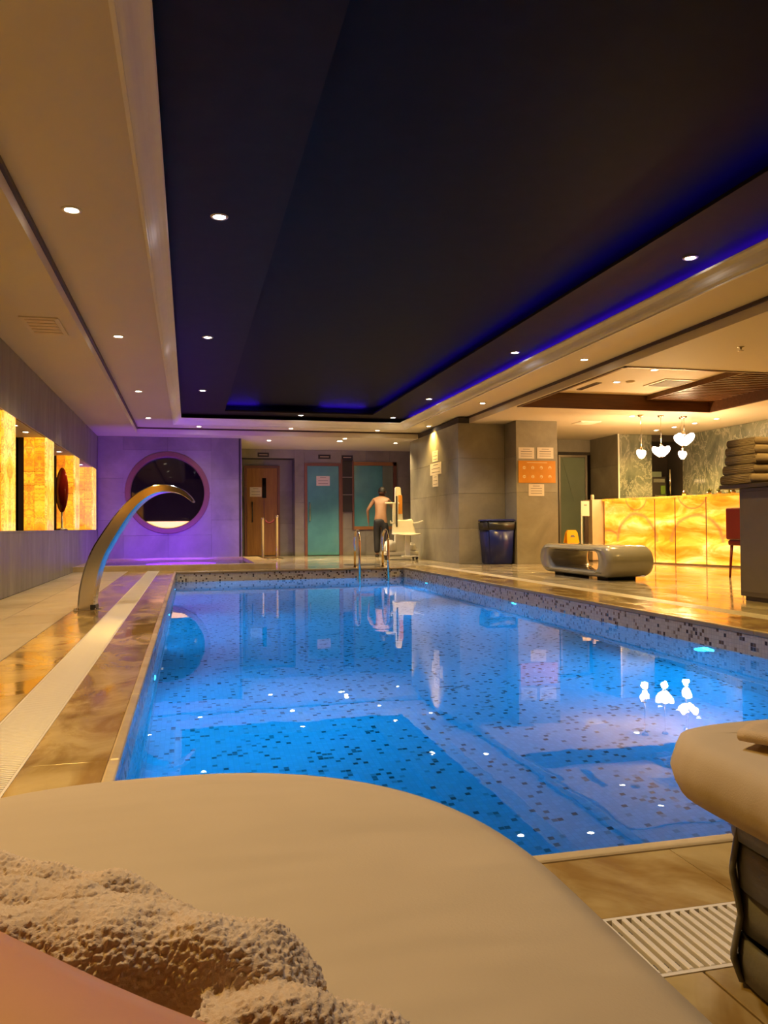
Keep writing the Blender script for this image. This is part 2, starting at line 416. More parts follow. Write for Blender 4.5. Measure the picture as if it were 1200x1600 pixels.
tiles('border_slab', floor, 'deck_polished', 'Z', 0, 3.614, 4.116, 1.546, 13.88, 0.5, 0.62, gap=0.002, bev=0.0004)
tiles('border_slab', floor, 'deck_polished', 'Z', 0, -0.240, 3.614, 13.374, 13.88, 0.6, 0.5, gap=0.002, bev=0.0004)
tiles('deck_slab', floor, 'deck_polished', 'Z', 0, -0.98, 4.304, -2.2, 1.116, 0.88, 0.83)
tiles('deck_slab', floor, 'deck_marble', 'Z', 0, 4.304, 10.4, -2.2, 19.8, 0.76, 0.80, skip=lambda x, y: (4.95 < x < 6.6 and y > 14.6) or (x > 6.6 and y > 16.9))
tiles('deck_slab', floor, 'deck_marble', 'Z', 0, 1.30, 4.304, 13.88, 20.15, 0.76, 0.80)
# pool coping (bull-nosed stone edge)
def coping(name, horizontal, fixed0, fixed1, a0, a1, n):
    for i in range(n):
        lo, hi = a0+(a1-a0)*i/n+0.0015, a0+(a1-a0)*(i+1)/n-0.0015
        if horizontal: box(name, (lo, fixed0, -0.03), (hi, fixed1, 0.006), 'coping_stone', floor, 0.008, 3)
        else: box(name, (fixed0, lo, -0.03), (fixed1, hi, 0.006), 'coping_stone', floor, 0.008, 3)
coping('coping', False, -0.240, PX0+0.012, PY0, PY1, 12)
coping('coping', False, PX1-0.012, 3.614, PY0, PY1, 12)
coping('coping', True, 1.546, PY0+0.012, -0.240, 3.614, 5)
coping('coping', True, PY1-0.012, 13.374, -0.240, 3.614, 5)

def quad_uv(name, corners, uvs, mat, parent=None, flip=False):
    me = bpy.data.meshes.new(name); f = (0, 1, 2, 3)
    me.from_pydata([Vector(c) for c in corners], [], [f if not flip else f[::-1]]); uvl = me.uv_layers.new(name='UVMap')
    for li, lp in enumerate(me.loops): uvl.data[li].uv = uvs[lp.vertex_index]
    return link(name, me, mat, parent)
w, d = PX1-PX0, PY1-PY0
basin = tag(quad_uv('pool_basin', [(PX0, PY0, PZ), (PX1, PY0, PZ), (PX1, PY1, PZ), (PX0, PY1, PZ)], [(0, 0), (w, 0), (w, d), (0, d)], 'mosaic'),
            'sunken pool lined with speckled mosaic tile', 'pool', kind='structure')
ZB = -0.215
for mat, za, zb in (('mosaic', PZ, ZB), ('mosaic_band', ZB, -0.02)):
    h = zb-za
    quad_uv('basin_wall', [(PX0, PY0, za), (PX0, PY1, za), (PX0, PY1, zb), (PX0, PY0, zb)], [(0, 0), (d, 0), (d, h), (0, h)], mat, basin)
    quad_uv('basin_wall', [(PX1, PY0, za), (PX1, PY1, za), (PX1, PY1, zb), (PX1, PY0, zb)], [(3, 0), (3+d, 0), (3+d, h), (3, h)], mat, basin, True)
    quad_uv('basin_wall', [(PX0, PY0, za), (PX1, PY0, za), (PX1, PY0, zb), (PX0, PY0, zb)], [(20, 0), (20+w, 0), (20+w, h), (20, h)], mat, basin, True)
    quad_uv('basin_wall', [(PX0, PY1, za), (PX1, PY1, za), (PX1, PY1, zb), (PX0, PY1, zb)], [(40, 0), (40+w, 0), (40+w, h), (40, h)], mat, basin)
me = bpy.data.meshes.new('w'); me.from_pydata([(PX0+0.001, PY0+0.001, WZ), (PX1-0.001, PY0+0.001, WZ), (PX1-0.001, PY1-0.001, WZ), (PX0+0.001, PY1-0.001, WZ)], [], [(0, 1, 2, 3)])
tag(link('pool_water', me, 'water'), 'still clear water filling the long blue-lit pool', 'water', kind='stuff')

# raised spa at the far left
spa = multi_box('spa_basin', [((-1.84, 13.88, 0.0), (1.45, SY0, 0.085)), ((SX1, SY0, 0.0), (1.45, SY1+0.1, 0.085)), ((-1.84, SY0, 0), (SX0, YP, 0.085)), ((SX0, SY1, 0), (SX1, YP, 0.085))],
    'coping_stone', label='low raised spa curb in golden stone below the round window', cat='spa')
multi_box('spa_tub', [((SX0-0.02, SY0, -0.60), (SX1+0.02, SY1, -0.55)), ((SX0-0.02, SY0-0.03, -0.6), (SX1+0.02, SY0, 0.0)), ((SX0-0.02, SY1, -0.6), (SX1+0.02, SY1+0.03, 0.0)),
    ((SX0-0.04, SY0, -0.6), (SX0, SY1, 0.0)), ((SX1, SY0, -0.6), (SX1+0.04, SY1, 0.0))], 'white_plastic', spa)
me = bpy.data.meshes.new('w'); me.from_pydata([(SX0+.001, SY0+.001, 0.045), (SX1-.001, SY0+.001, 0.045), (SX1-.001, SY1-.001, 0.045), (SX0+.001, SY1-.001, 0.045)], [], [(0, 1, 2, 3)])
tag(link('spa_water', me, 'spa_water'), 'violet-lit water in the raised spa at the far wall', 'water', kind='stuff')

# ---- walls
wl = multi_box('wall_left', [((-2.45, -2.3, 0), (XL-0.02, YP, 0.69)), ((-2.45, -2.3, 1.93), (XL-0.02, YP, ZO+0.1)), ((-2.45, -2.3, 0.69), (-2.22, YP, 1.93)), ((-2.22, 17.22, 0.69), (XL-0.02, YP, 1.93))],
    'joint', label='grey stone wall with glowing niches on the left', cat='wall')
tiles('tile', wl, 'wall_stone_vertical', 'X', XL, -2.2, YP, 0.0, 0.69, 0.60, 0.70, 0.02)
tiles('tile', wl, 'wall_stone_vertical', 'X', XL, -2.2, YP, 1.93, ZO, 0.60, 0.72, 0.02)
tiles('tile', wl, 'wall_stone_vertical', 'X', XL, 17.22, YP, 0.69, 1.93, 0.3, 1.3, 0.02)
box('niche_sill', (-2.22, -2.2, 0.665), (XL+0.004, 17.22, 0.69), 'wall_stone_vertical', wl, 0.002)
box('niche_back', (-2.22, -2.2, 0.69), (-2.205, 17.22, 1.93), 'bronze_mirror', wl)
box('niche_soffit', (-2.22, -2.2, 1.925), (XL-0.022, 17.22, 1.932), 'ceiling_paint', wl)
PIERS = [(1.00, 1.57), (3.62, 4.19), (6.24, 6.81), (8.85, 9.43), (11.40, 11.98), (14.10, 14.67), (16.65, 17.22)]
for k, (y0, y1) in enumerate(PIERS):
    ym = (y0+y1)/2
    where = ['nearest the loungers', 'second from the loungers', 'third from the loungers', 'cut by the left picture edge', 'before the red disc', 'just past the red disc', 'beside the far purple wall'][k]
    p = thing('onyx_pier', 'glowing backlit onyx pier in the left wall niche, ' + where, 'pier', (-2.03, ym, 0.69), 0, 'onyx piers along the left wall')
    W = y1-y0
    box('core', (-0.165, -W/2+0.02, 0.0), (0.165, W/2-0.02, 1.235), 'dark_niche', p)
    box('front_panel', (-W/2, -0.012, -0.6175), (W/2, 0.012, 0.6175), 'onyx_pale', p, 0.003, 1, (0.18, 0, 0.6185), (0, 0, R(90)))
    for sgn in (-1, 1):
        for s2 in (-1, 1):
            for z0, z1 in ((0.001, 0.60), (0.606, 0.78), (0.786, 1.236)):
                box('side_panel', (-0.063, -0.009, -(z1-z0)/2), (0.063, 0.009, (z1-z0)/2), 'onyx_orange', p, 0.002, 1, (s2*0.065+0.036, sgn*(W/2-0.009), (z0+z1)/2))
# far-left wall with the round window
RC = Vector((-0.435, 1.462)); RR = 0.83
wp = multi_box('wall_far_left', [((-2.4, YP+0.02, 0), (RC.x-0.9, YP+0.3, ZO+0.1)), ((RC.x+0.9, YP+0.02, 0), (1.05, YP+0.3, ZO+0.1)),
    ((RC.x-0.9, YP+0.02, 0), (RC.x+0.9, YP+0.3, RC.y-0.9)), ((RC.x-0.9, YP+0.02, RC.y+0.9), (RC.x+0.9, YP+0.3, ZO+0.1)), ((RC.x-0.9, YP+0.25, RC.y-0.9), (RC.x+0.9, YP+0.3, RC.y+0.9))],
    'joint', label='stone wall washed in violet light behind the spa', cat='wall')
tiles('tile', wp, 'wall_stone', 'Y', YP, XL, RC.x-0.9, 0.0, ZO, 0.52, 0.88, 0.02, sgn=-1)
tiles('tile', wp, 'wall_stone', 'Y', YP, RC.x+0.9, 1.05, 0.0, ZO, 0.60, 0.88, 0.02, sgn=-1)
tiles('tile', wp, 'wall_stone', 'Y', YP, RC.x-0.9, RC.x+0.9, 0.0, RC.y-0.9, 0.9, 0.6, 0.02, sgn=-1)
tiles('tile', wp, 'wall_stone', 'Y', YP, RC.x-0.9, RC.x+0.9, RC.y+0.9, ZO, 0.9, 0.3, 0.02, sgn=-1)
for sx, sz in ((1, 1), (-1, 1), (-1, -1), (1, -1)):
    poly = [(0.9*sx, 0.004*sz), (0.9*sx, 0.898*sz), (0.004*sx, 0.898*sz)]
    poly += [(RR*math.sin(a)*sx, RR*math.cos(a)*sz) for a in [math.pi/2*i/14 for i in range(15)]]
    link('tile', prism_me(poly, 0, 0.02), 'wall_stone', wp, (RC.x, YP, RC.y))
win = thing('window_1', 'large round window with a brown ring frame in the violet wall', 'window', (RC.x, YP, RC.y), 0, kind='structure')
link('ring_frame', lathe_me([(0.755, -0.02), (0.755, 0.22), (0.87, 0.22), (0.87, -0.002), (0.86, -0.03), (0.77, -0.03), (0.755, -0.02)], 64, False), 'frame_brown', win, (0, 0, 0), (R(-90), 0, 0))
link('pane', lathe_me([(0.0, 0.17), (0.757, 0.17), (0.757, 0.18), (0.0, 0.18)], 64, False), 'dark_pane', win, (0, 0, 0), (R(-90), 0, 0))
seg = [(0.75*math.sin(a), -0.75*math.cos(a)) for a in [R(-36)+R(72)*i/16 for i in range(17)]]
link('reflection_segment', prism_me(seg, 0.08, 0.165), 'reflection_glow', win)  # glowing segment imitates a warm reflection low in the pane
# door wall at the far end
wf = multi_box('wall_far', [((1.05, YP+0.02, 0), (1.09, 20.2, ZO+0.1)), ((1.05, 20.22, 0), (2.55, 20.5, ZO+0.1)), ((2.57, YF+0.02, 0), (5.7, 20.5, ZO+0.1)), ((1.09, YF+0.02, 2.42), (2.57, 20.3, ZO+0.1))],
    'joint', label='stone wall with the two doors at the far end', cat='wall')
tiles('tile', wf, 'wall_stone', 'X', 1.108, YP, 20.2, 0.0, ZO, 0.9, 0.88, 0.018)
tiles('tile', wf, 'wall_stone', 'Y', 20.2, 1.11, 2.55, 0.0, 2.42, 0.72, 0.81, 0.02, sgn=-1)
tiles('tile', wf, 'wall_stone', 'X', 2.552, YF, 20.2, 0.0, 2.42, 0.4, 0.81, 0.018, sgn=-1)
tiles('tile', wf, 'wall_stone', 'Y', YF, 1.11, 2.55, 2.42, ZO, 0.72, 0.3, 0.02, sgn=-1)
tiles('tile', wf, 'wall_stone', 'Y', YF, 2.55, 2.79, 0.0, ZO, 0.3, 0.66, 0.02, sgn=-1)
tiles('tile', wf, 'wall_stone', 'Y', YF, 2.79, 3.73, 2.31, ZO, 0.94, 0.4, 0.02, sgn=-1)
tiles('tile', wf, 'wall_stone', 'Y', YF, 3.73, 5.6, 0.0, ZO, 0.62, 0.66, 0.02, sgn=-1)
def door(name, label, x0, x1, y, z1, panel, frame, fw_=0.06):
    dd = thing(name, label, 'door', ((x0+x1)/2, y, 0), kind='structure'); w2 = (x1-x0)/2
    box('frame', (-w2-fw_, -0.03, 0), (-w2, 0.05, z1+fw_), frame, dd, 0.003); box('frame', (w2, -0.03, 0), (w2+fw_, 0.05, z1+fw_), frame, dd, 0.003)
    box('frame', (-w2, -0.03, z1), (w2, 0.05, z1+fw_), frame, dd, 0.003)
    box('panel', (-w2+0.004, -0.012, 0.012), (w2-0.004, 0.03, z1-0.004), panel, dd, 0.003)
    return dd
d1 = door('door_1', 'brown wooden sauna door in the shadowed recess', 1.40, 2.16, 20.17, 2.2, 'door_wood', 'frame_brown')
box('window_slot', (0.00, -0.02, 1.45), (0.10, -0.011, 1.95), 'dark_pane', d1, 0.002)
box('inlay', (0.03, -0.018, 0.9), (0.06, -0.011, 1.45), 'frame_brown', d1)
tube('handle', [(-0.25, -0.012, 0.85), (-0.25, -0.07, 0.88), (-0.25, -0.07, 1.32), (-0.25, -0.012, 1.35)], 0.014, 'black_plastic', d1)
d2 = door('door_2', 'teal frosted glass door with a white notice', 2.86, 3.66, YF-0.005, 2.24, 'teal_glass', 'frame_brown', 0.07)
tube('handle', [(-0.34, -0.012, 0.85), (-0.34, -0.06, 0.87), (-0.34, -0.06, 1.30), (-0.34, -0.012, 1.32)], 0.013, 'steel', d2)
wn2 = thing('window_2', 'teal glass window with a brown timber sill beside the teal door', 'window', (4.56, YF-0.005, 0), kind='structure')
for lo, hi in (((-0.52, -0.04, 0.64), (0.60, 0.02, 0.72)), ((-0.52, -0.03, 2.26), (0.60, 0.02, 2.35))): box('frame', lo, hi, 'sill_wood', wn2, 0.004)
for lo, hi in (((-0.56, -0.03, 0.64), (-0.51, 0.02, 2.35)), ((0.51, -0.03, 0.64), (0.60, 0.02, 2.35))): box('frame', lo, hi, 'frame_brown', wn2, 0.004)
box('pane', (-0.508, -0.01, 0.722), (0.23, 0.015, 2.258), 'teal_glass', wn2); box('pane', (0.234, -0.008, 0.722), (0.508, 0.015, 2.258), 'sea_green_glass', wn2)
nich = thing('shelf_unit', 'narrow dark shelf recess with glass shelves between door and window', 'shelf', (3.88, YF, 1.09))
box('back_panel', (-0.13, -0.012, 0.0), (0.13, -0.003, 1.32), 'dark_niche', nich)
for z in (0.0, 0.42, 0.86, 1.30): box('shelf', (-0.13, -0.05, z), (0.13, -0.012, z+0.02), 'wall_stone' if z in (0.42, 0.86) else 'dark_niche', nich)
box('post', (-0.16, -0.05, -1.08), (-0.13, -0.003, 1.32), 'frame_brown', nich); box('post', (0.13, -0.05, 0), (0.15, -0.003, 1.32), 'frame_brown', nich)
# wing wall and pillar
ww = multi_box('wall_wing', [((4.92, 14.22, 0), (5.95, 17.6, ZO+0.1)), ((5.6, 17.6, 0), (5.95, 19.85, ZO+0.1))], 'joint', label='grey stone wing wall right of the far pool end', cat='wall')
tiles('tile', ww, 'wall_stone', 'X', 4.90, 14.2, 16.9, 0.0, ZO, 1.35, 0.66, 0.02, sgn=-1)
tiles('tile', ww, 'wall_stone', 'X', 4.915, 16.9, 17.6, 0.0, ZO, 0.7, 0.66, 0.02, sgn=-1)
tiles('tile', ww, 'wall_stone', 'Y', 14.2, 4.9, 5.83, 0.0, ZO, 0.93, 0.66, 0.02, sgn=-1)
tiles('tile', ww, 'wall_stone', 'X', 5.6, 17.6, 19.8, 0.0, ZO, 1.1, 0.66, 0.02, sgn=-1)
tube('grab_bar', [(5.6, 18.7, 0.75), (5.54, 18.7, 0.77), (5.54, 18.7, 1.18), (5.6, 18.7, 1.2)], 0.014, 'steel', ww)
wb = multi_box('wall_pillar', [((5.85, 13.67, 0), (6.63, 14.4, ZO+0.1)), ((5.95, 14.4, 0), (6.63, 16.5, ZO+0.1))], 'joint', label='square stone pillar carrying the orange rules board', cat='wall')
tiles('tile', wb, 'wall_stone', 'Y', 13.65, 5.83, 6.65, 0.0, ZO, 0.82, 1.32, 0.02, sgn=-1)
tiles('tile', wb, 'wall_stone', 'X', 5.83, 13.65, 14.2, 0.0, ZO, 0.55, 0.66, 0.02, sgn=-1)
tiles('tile', wb, 'wall_stone', 'X', 6.65, 13.65, 16.5, 0.0, ZO, 0.95, 0.66, 0.02)
# bar corner
wr = multi_box('wall_bar', [((6.6, 16.52, 0), (8.05, 16.8, ZO+0.1)), ((8.05, 16.52, 2.3), (8.9, 16.8, ZO+0.1)), ((8.87, 15.32, 0), (9.66, 16.8, ZO+0.1)), ((9.66, 15.9, 0), (10.7, 16.8, ZO+0.1)), ((9.66, 15.32, 2.5), (10.7, 15.9, ZO+0.1)), ((8.05, 16.7, 0), (8.9, 16.85, 2.3))],
    'joint', label='dark marble wall behind the bar', cat='wall')
tiles('tile', wr, 'wall_stone', 'Y', 16.5, 6.65, 8.05, 0.0, ZO, 0.7, 0.66, 0.02, sgn=-1)
tiles('tile', wr, 'wall_stone', 'Y', 16.5, 8.05, 8.85, 2.36, ZO, 0.8, 0.3, 0.02, sgn=-1)
tiles('tile', wr, 'wall_stone', 'X', 8.85, 15.3, 16.5, 0.0, ZO, 1.2, 0.66, 0.02, sgn=-1)
tiles('slab', wr, 'green_marble', 'Y', 15.3, 8.87, 9.66, 0.0, ZO, 0.79, 1.32, 0.02, sgn=-1, gap=0.006)
box('corner_trim', (8.845, 15.28, 0), (8.875, 15.3, ZO), 'moulding_paint', wr)
box('recess_back', (9.66, 15.86, 0), (10.4, 15.9, 2.5), 'dark_niche', wr)
wr2 = tag(box('wall_right', (10.42, -2.3, 0), (10.7, 15.9, ZO+0.1), 'joint'), 'dark veined marble wall at the right end of the bar', 'wall', kind='structure')
tiles('slab', wr2, 'green_marble', 'X', 10.4, 7.2, 15.3, 0.0, ZO, 1.35, 1.32, 0.02, gap=0.006, sgn=-1)
tiles('tile', wr2, 'wall_stone', 'X', 10.4, -2.2, 7.2, 0.0, ZO, 1.2, 0.88, 0.02, sgn=-1)
tag(box('wall_back', (-2.45, -2.5, 0), (10.7, -2.2, 3.3), 'wall_stone'), 'stone wall behind the loungers', 'wall', kind='structure')
d3 = door('door_3', 'tall grey-green glass door beside the stone pillar', 8.11, 8.72, 16.52, 2.24, 'sea_green_glass', 'brushed', 0.05)
link('light_panel', prism_me([(-0.26, 2.2), (0.26, 2.2), (0.02, 1.25)], -0.02, -0.0125), 'sea_green_glass', d3)

# ---- ceilings
ceil = multi_box('ceiling', [((-2.45, -2.3, ZO), (-1.03, 20.4, 2.9)), ((-1.03, 16.95, ZO), (5.13, 20.4, 2.9)),
    ((5.13, -2.3, ZO), (10.7, 8.78, 2.9)), ((5.13, 12.02, ZO), (10.7, 20.4, 2.9)), ((5.13, 8.78, ZO), (5.20, 12.02, 2.9)), ((8.72, 8.78, ZO), (10.7, 12.02, 2.9))],
    'ceiling_paint', label='cream plaster ceiling stepped around the dark coffer', cat='ceiling')
multi_box('inner_soffit', [((-1.03, -2.3, ZS), (-0.30, 16.95, 2.9)), ((4.47, -2.3, ZS), (5.13, 16.95, 2.9)), ((-0.30, 16.4, ZS), (4.47, 16.95, 2.9))], 'ceiling_paint', ceil)
box('recess_top', (5.20, 8.78, 2.88), (8.72, 12.02, 2.92), 'ceiling_paint', ceil)
dark = multi_box('ceiling_dark', [((-0.55, -2.3, ZD), (0.68, 16.8, 3.0)), ((3.62, -2.3, ZD), (4.75, 16.8, 3.0)), ((0.68, 15.75, ZD), (3.62, 16.8, 3.0)), ((0.68, -2.3, ZD), (3.62, 0.2, 3.0)),
    ((-0.6, -2.3, 2.9), (-0.55, 16.85, 3.0)), ((4.75, -2.3, 2.9), (4.8, 16.85, 3.0)), ((-0.55, 16.8, 2.9), (4.75, 16.85, 3.0))],
    'black_band', label='black painted coffer ceiling over the pool', cat='ceiling')
multi_box('coffer_panel', [((0.3, -0.2, ZC), (4.0, 16.2, 3.17)), ((0.26, -0.2, 3.0), (0.3, 16.2, 3.17)), ((4.0, -0.2, 3.0), (4.04, 16.2, 3.17)), ((0.3, 16.2, 3.0), (4.0, 16.24, 3.17)), ((0.3, -0.24, 3.0), (4.0, -0.2, 3.17))], 'black_paint', dark)
# curved white moulding round the coffer
prof = [(0.0, ZS), (0.0, ZS-0.012), (0.022, ZS-0.012), (0.022, ZS+0.004), (0.034, ZS+0.006), (0.050, ZS+0.016), (0.066, ZS+0.034), (0.080, ZS+0.056), (0.100, ZS+0.078), (0.126, ZS+0.094), (0.150, ZS+0.104), (0.158, ZS+0.118), (0.150, ZS+0.124), (0.13, ZS+0.124), (0.02, ZS+0.124), (0.0, ZS+0.124)]
bm = bmesh.new(); rings = []
for dd_, z in prof:
    rings.append([bm.verts.new(p) for p in ((-0.30+dd_, -2.2, z), (-0.30+dd_, 16.4-dd_, z), (4.47-dd_, 16.4-dd_, z), (4.47-dd_, -2.2, z))])
for A, B in zip(rings, rings[1:]):
    for k in range(3): bm.faces.new((A[k], A[k+1], B[k+1], B[k]))
me = from_bm(bm)
trim = tag(link('trim_1', me, 'moulding_paint'), 'curved white cove moulding round the black coffer', 'moulding', kind='structure')
multi_box('trim_2', [((-1.045, -2.2, 2.735), (-1.006, 16.96, 2.771)), ((5.106, -2.2, 2.735), (5.14, 16.96, 2.771)), ((-1.02, 16.925, 2.74), (5.12, 16.96, 2.771))], 'groove_brown', label='dark shadow line along the ceiling step', cat='trim')
tr3 = multi_box('trim_3', [((5.17, 8.75, 2.628), (5.215, 12.05, 2.66)), ((8.705, 8.75, 2.628), (8.75, 12.05, 2.66)), ((5.17, 8.75, 2.628), (8.75, 8.795, 2.66)), ((5.17, 12.005, 2.628), (8.75, 12.05, 2.66)),
    ((8.70, 8.78, 2.64), (8.72, 12.02, 2.88)), ((5.20, 12.0, 2.64), (8.72, 12.02, 2.88))], 'frame_wood', label='dark timber frame of the ceiling recess by the bar', cat='trim')
slat_me = box_me((-0.585, -0.03, -0.03), (0.585, 0.03, 0.03), 0.004, 1)
for i in range(24): link('slat', slat_me, 'slat_wood', tr3, (8.115, 8.92+i*0.131, 2.83))
box('slat_edge', (7.49, 8.80, 2.80), (7.52, 12.0, 2.88), 'slat_wood', tr3)

# LED strips in the coffer (blue); violet strip added at the spa rim
led = thing('led_strip', 'blue light strip glowing behind the right cove moulding', 'light strip', (4.50, 7.0, 2.9))
box('tape', (-0.012, -9.1, 0.0), (0.012, 9.1, 0.012), 'led_blue_cove', led)
led = thing('led_strip', 'blue light strip glowing along the right edge of the black coffer', 'light strip', (3.72, 7.9, 3.0))
box('tape', (-0.012, -7.6, 0.0), (0.012, 7.7, 0.012), 'led_blue', led)
led = thing('led_strip', 'blue light strip glowing at the far right end of the coffer', 'light strip', (3.1, 15.95, 3.0))
box('tape', (-0.5, -0.012, 0.0), (0.4, 0.012, 0.012), 'led_blue_bright', led)
led = thing('led_strip', 'short blue light strip at the far left end of the coffer', 'light strip', (0.98, 15.95, 3.0))
box('tape', (-0.3, -0.012, 0.0), (0.35, 0.012, 0.012), 'led_blue_bright', led)
led = thing('led_strip', 'added violet light strip on the spa rim standing in for underwater light', 'light strip', (-0.25, SY0+0.012, 0.052))
box('tape', (-1.3, -0.008, 0.0), (1.3, 0.008, 0.022), 'added_violet', led)
lamp('added_violet_wash', 'AREA', (-0.15, 0.1, 0.04), W_VIOLET, C_VIOLET, led, (R(106), 0, 0), shape='RECTANGLE', size=1.8, size_y=0.04, spread=R(105))  # added lamp, washes the wall in place of the underwater spa light
lamp('underwater_violet', 'AREA', (0.1, 1.5, -0.30), 26.0, (0.16, 0.015, 1.0), led, (R(180), 0, 0), shape='DISK', size=1.3)
# ------------------------------------------------------------ loungers (nearest and largest)
def resample(pts, n):
    P = [Vector(p) for p in pts]; P.append(P[0]); L = [0]
    for a, b_ in zip(P, P[1:]): L.append(L[-1]+(b_-a).length)
    out = []; j = 0
    for i in range(n):
        s_ = L[-1]*i/n
        while L[j+1] < s_: j += 1
        f_ = (s_-L[j])/max(1e-9, L[j+1]-L[j]); q = P[j].lerp(P[j+1], f_); out.append((q.x, q.y))
    return out
def outline(w, y0, y1, n_front, a_front, k=240, rb=0.12):
    """closed outline: straight sides, superelliptic front end at +y, small radius at the back. half-width w, centred on x=0"""
    pts = []
    yb = y1-a_front
    for i in range(k+1):
        th = math.pi*i/k
        c, s = math.cos(th), math.sin(th)
        pts.append((w*math.copysign(abs(c)**(2/n_front), c), yb + a_front*abs(s)**(2/n_front)))
    m = 14
    for i in range(1, m): pts.append((-w, yb+(y0+rb-yb)*i/m))
    for i in range(7): a = math.pi+math.pi/2*i/6; pts.append((-w+rb+rb*math.cos(a), y0+rb+rb*math.sin(a)))
    for i in range(7): a = 1.5*math.pi+math.pi/2*i/6; pts.append((w-rb+rb*math.cos(a), y0+rb+rb*math.sin(a)))
    for i in range(1, m): pts.append((w, y0+rb+(yb-y0-rb)*i/m))
    return resample(pts, 220)
def inset(pts, d):
    n = len(pts); out = []
    for i in range(n):
        a, c = Vector(pts[i-1]), Vector(pts[(i+1) % n]); t_ = (c-a)
        if t_.length < 1e-9: t_ = Vector((0, 1))
        t_.normalize(); nrm = Vector((-t_.y, t_.x)); out.append((pts[i][0]+nrm.x*d, pts[i][1]+nrm.y*d))
    return out
def cushion_me(pts, z0, z1, crown=0.012, rr=0.035):
    th = z1-z0; bm = bmesh.new()
    prof = [(0.10, z0), (rr*0.9, z0), (rr*0.35, z0+rr*0.25), (0.0, z0+rr*0.9), (-0.008, z0+th*0.5), (0.0, z1-rr*0.95), (rr*0.28, z1-rr*0.34), (rr*0.95, z1-0.004), (rr*1.5, z1), (0.10, z1+crown*0.35), (0.16, z1+crown*0.7), (0.22, z1+crown)]
    rings = [[bm.verts.new((x, y, z)) for x, y in inset(pts, d)] for d, z in prof]
    n = len(pts)
    for A, B in zip(rings, rings[1:]):
        for k in range(n): bm.faces.new((A[k], A[(k+1) % n], B[(k+1) % n], B[k]))
    bm.faces.new(rings[0]); bm.faces.new(rings[-1])
    return from_bm(bm, True)
def ribbon_me(pts, z0, z1, off=0.0, amp=0.0, waves=0, phase=0.0, th=0.008):
    """a flat woven band running round an outline, weaving in and out"""
    bm = bmesh.new(); n = len(pts); R_ = []
    for i in range(n):
        d = off + amp*math.sin(phase + 2*math.pi*waves*i/n)
        o = inset(pts, d)[i]; q = inset(pts, d+th)[i]
        R_.append([bm.verts.new((o[0], o[1], z0)), bm.verts.new((o[0]*1.003, o[1]*1.003, (z0+z1)/2)), bm.verts.new((o[0], o[1], z1)), bm.verts.new((q[0], q[1], z1)), bm.verts.new((q[0], q[1], z0))])
    for i in range(n):
        A, B = R_[i], R_[(i+1) % n]
        for k in range(5): bm.faces.new((A[k], A[(k+1) % 5], B[(k+1) % 5], B[k]))
    return from_bm(bm, True)
def lounger(label, loc, pts, z_base, z_top, base_in, rr=0.035):
    L_ = thing('lounger', label, 'lounger', loc, 0)
    link('cushion', cushion_me(pts, z_base, z_top, rr=rr), 'cushion_cloth', L_)
    bp = resample(inset(pts, base_in), 360)
    bm = bmesh.new(); A = [bm.verts.new((x, y, 0.03)) for x, y in inset(bp, 0.03)]; B = [bm.verts.new((x, y, z_base-0.004)) for x, y in inset(bp, 0.03)]
    for k in range(len(A)): bm.faces.new((A[k], A[(k+1) % len(A)], B[(k+1) % len(A)], B[k]))
    bm.faces.new(A); bm.faces.new(B)
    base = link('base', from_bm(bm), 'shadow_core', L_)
    link('rim_band', ribbon_me(bp, z_base-0.055, z_base-0.012, -0.006, 0, 0), 'rattan', base)
    for j, (z0, z1) in enumerate(((0.010, 0.072), (0.078, 0.140), (0.146, z_base-0.060))):
        link('woven_band', ribbon_me(bp, z0, z1, 0.003, 0.006, 20, j*math.pi), 'rattan', base)
    n = 40; q = resample(bp, n)
    vm = {}
    for ph in (0, 1):
        prof = [(-0.004 if (j+ph) % 2 else 0.008, z) for j, z in enumerate((0.008, 0.04, 0.105, 0.17, z_base-0.03))]
        bm = bmesh.new(); ring = []
        for d, z in prof: ring.append([bm.verts.new((-0.026, -d, z)), bm.verts.new((0.0, -d-0.003, z)), bm.verts.new((0.026, -d, z)), bm.verts.new((0.026, -d+0.007, z)), bm.verts.new((-0.026, -d+0.007, z))])
        for A, B in zip(ring, ring[1:]):
            for k in range(5): bm.faces.new((A[k], A[(k+1) % 5], B[(k+1) % 5], B[k]))
        bm.faces.new(ring[0]); bm.faces.new(ring[-1]); vm[ph] = from_bm(bm, True)
    for i in range(n):
        a, c = Vector(q[i-1]), Vector(q[(i+1) % n]); ang = math.atan2((c-a).y, (c-a).x)
        # local -y must face outwards (outline runs counter-clockwise)
        link('woven_strip', vm[i % 2], 'rattan', base, (q[i][0], q[i][1], 0), (0, 0, ang))
    for sx in (-1, 1):
        for yy in (min(y for x, y in bp)+0.15, max(y for x, y in bp)-0.2):
            lathe('leg', [(0.0, 0.0), (0.025, 0.0), (0.028, 0.04), (0, 0.04)], 'black_plastic', L_, (sx*0.22, yy, 0), 12)
    return L_
lounger('sand-coloured lounger cushion filling the foreground, towel lying on it', (-0.045, 0, 0), outline(0.402, -1.55, 1.158, 2.35, 0.46), 0.27, 0.37, 0.045)
lounger('lounger at the right edge with sand cushion on a grey woven base', (1.135, 0, 0), outline(0.41, -1.45, 1.19, 5.0, 0.24), 0.275, 0.375, 0.086, 0.026)
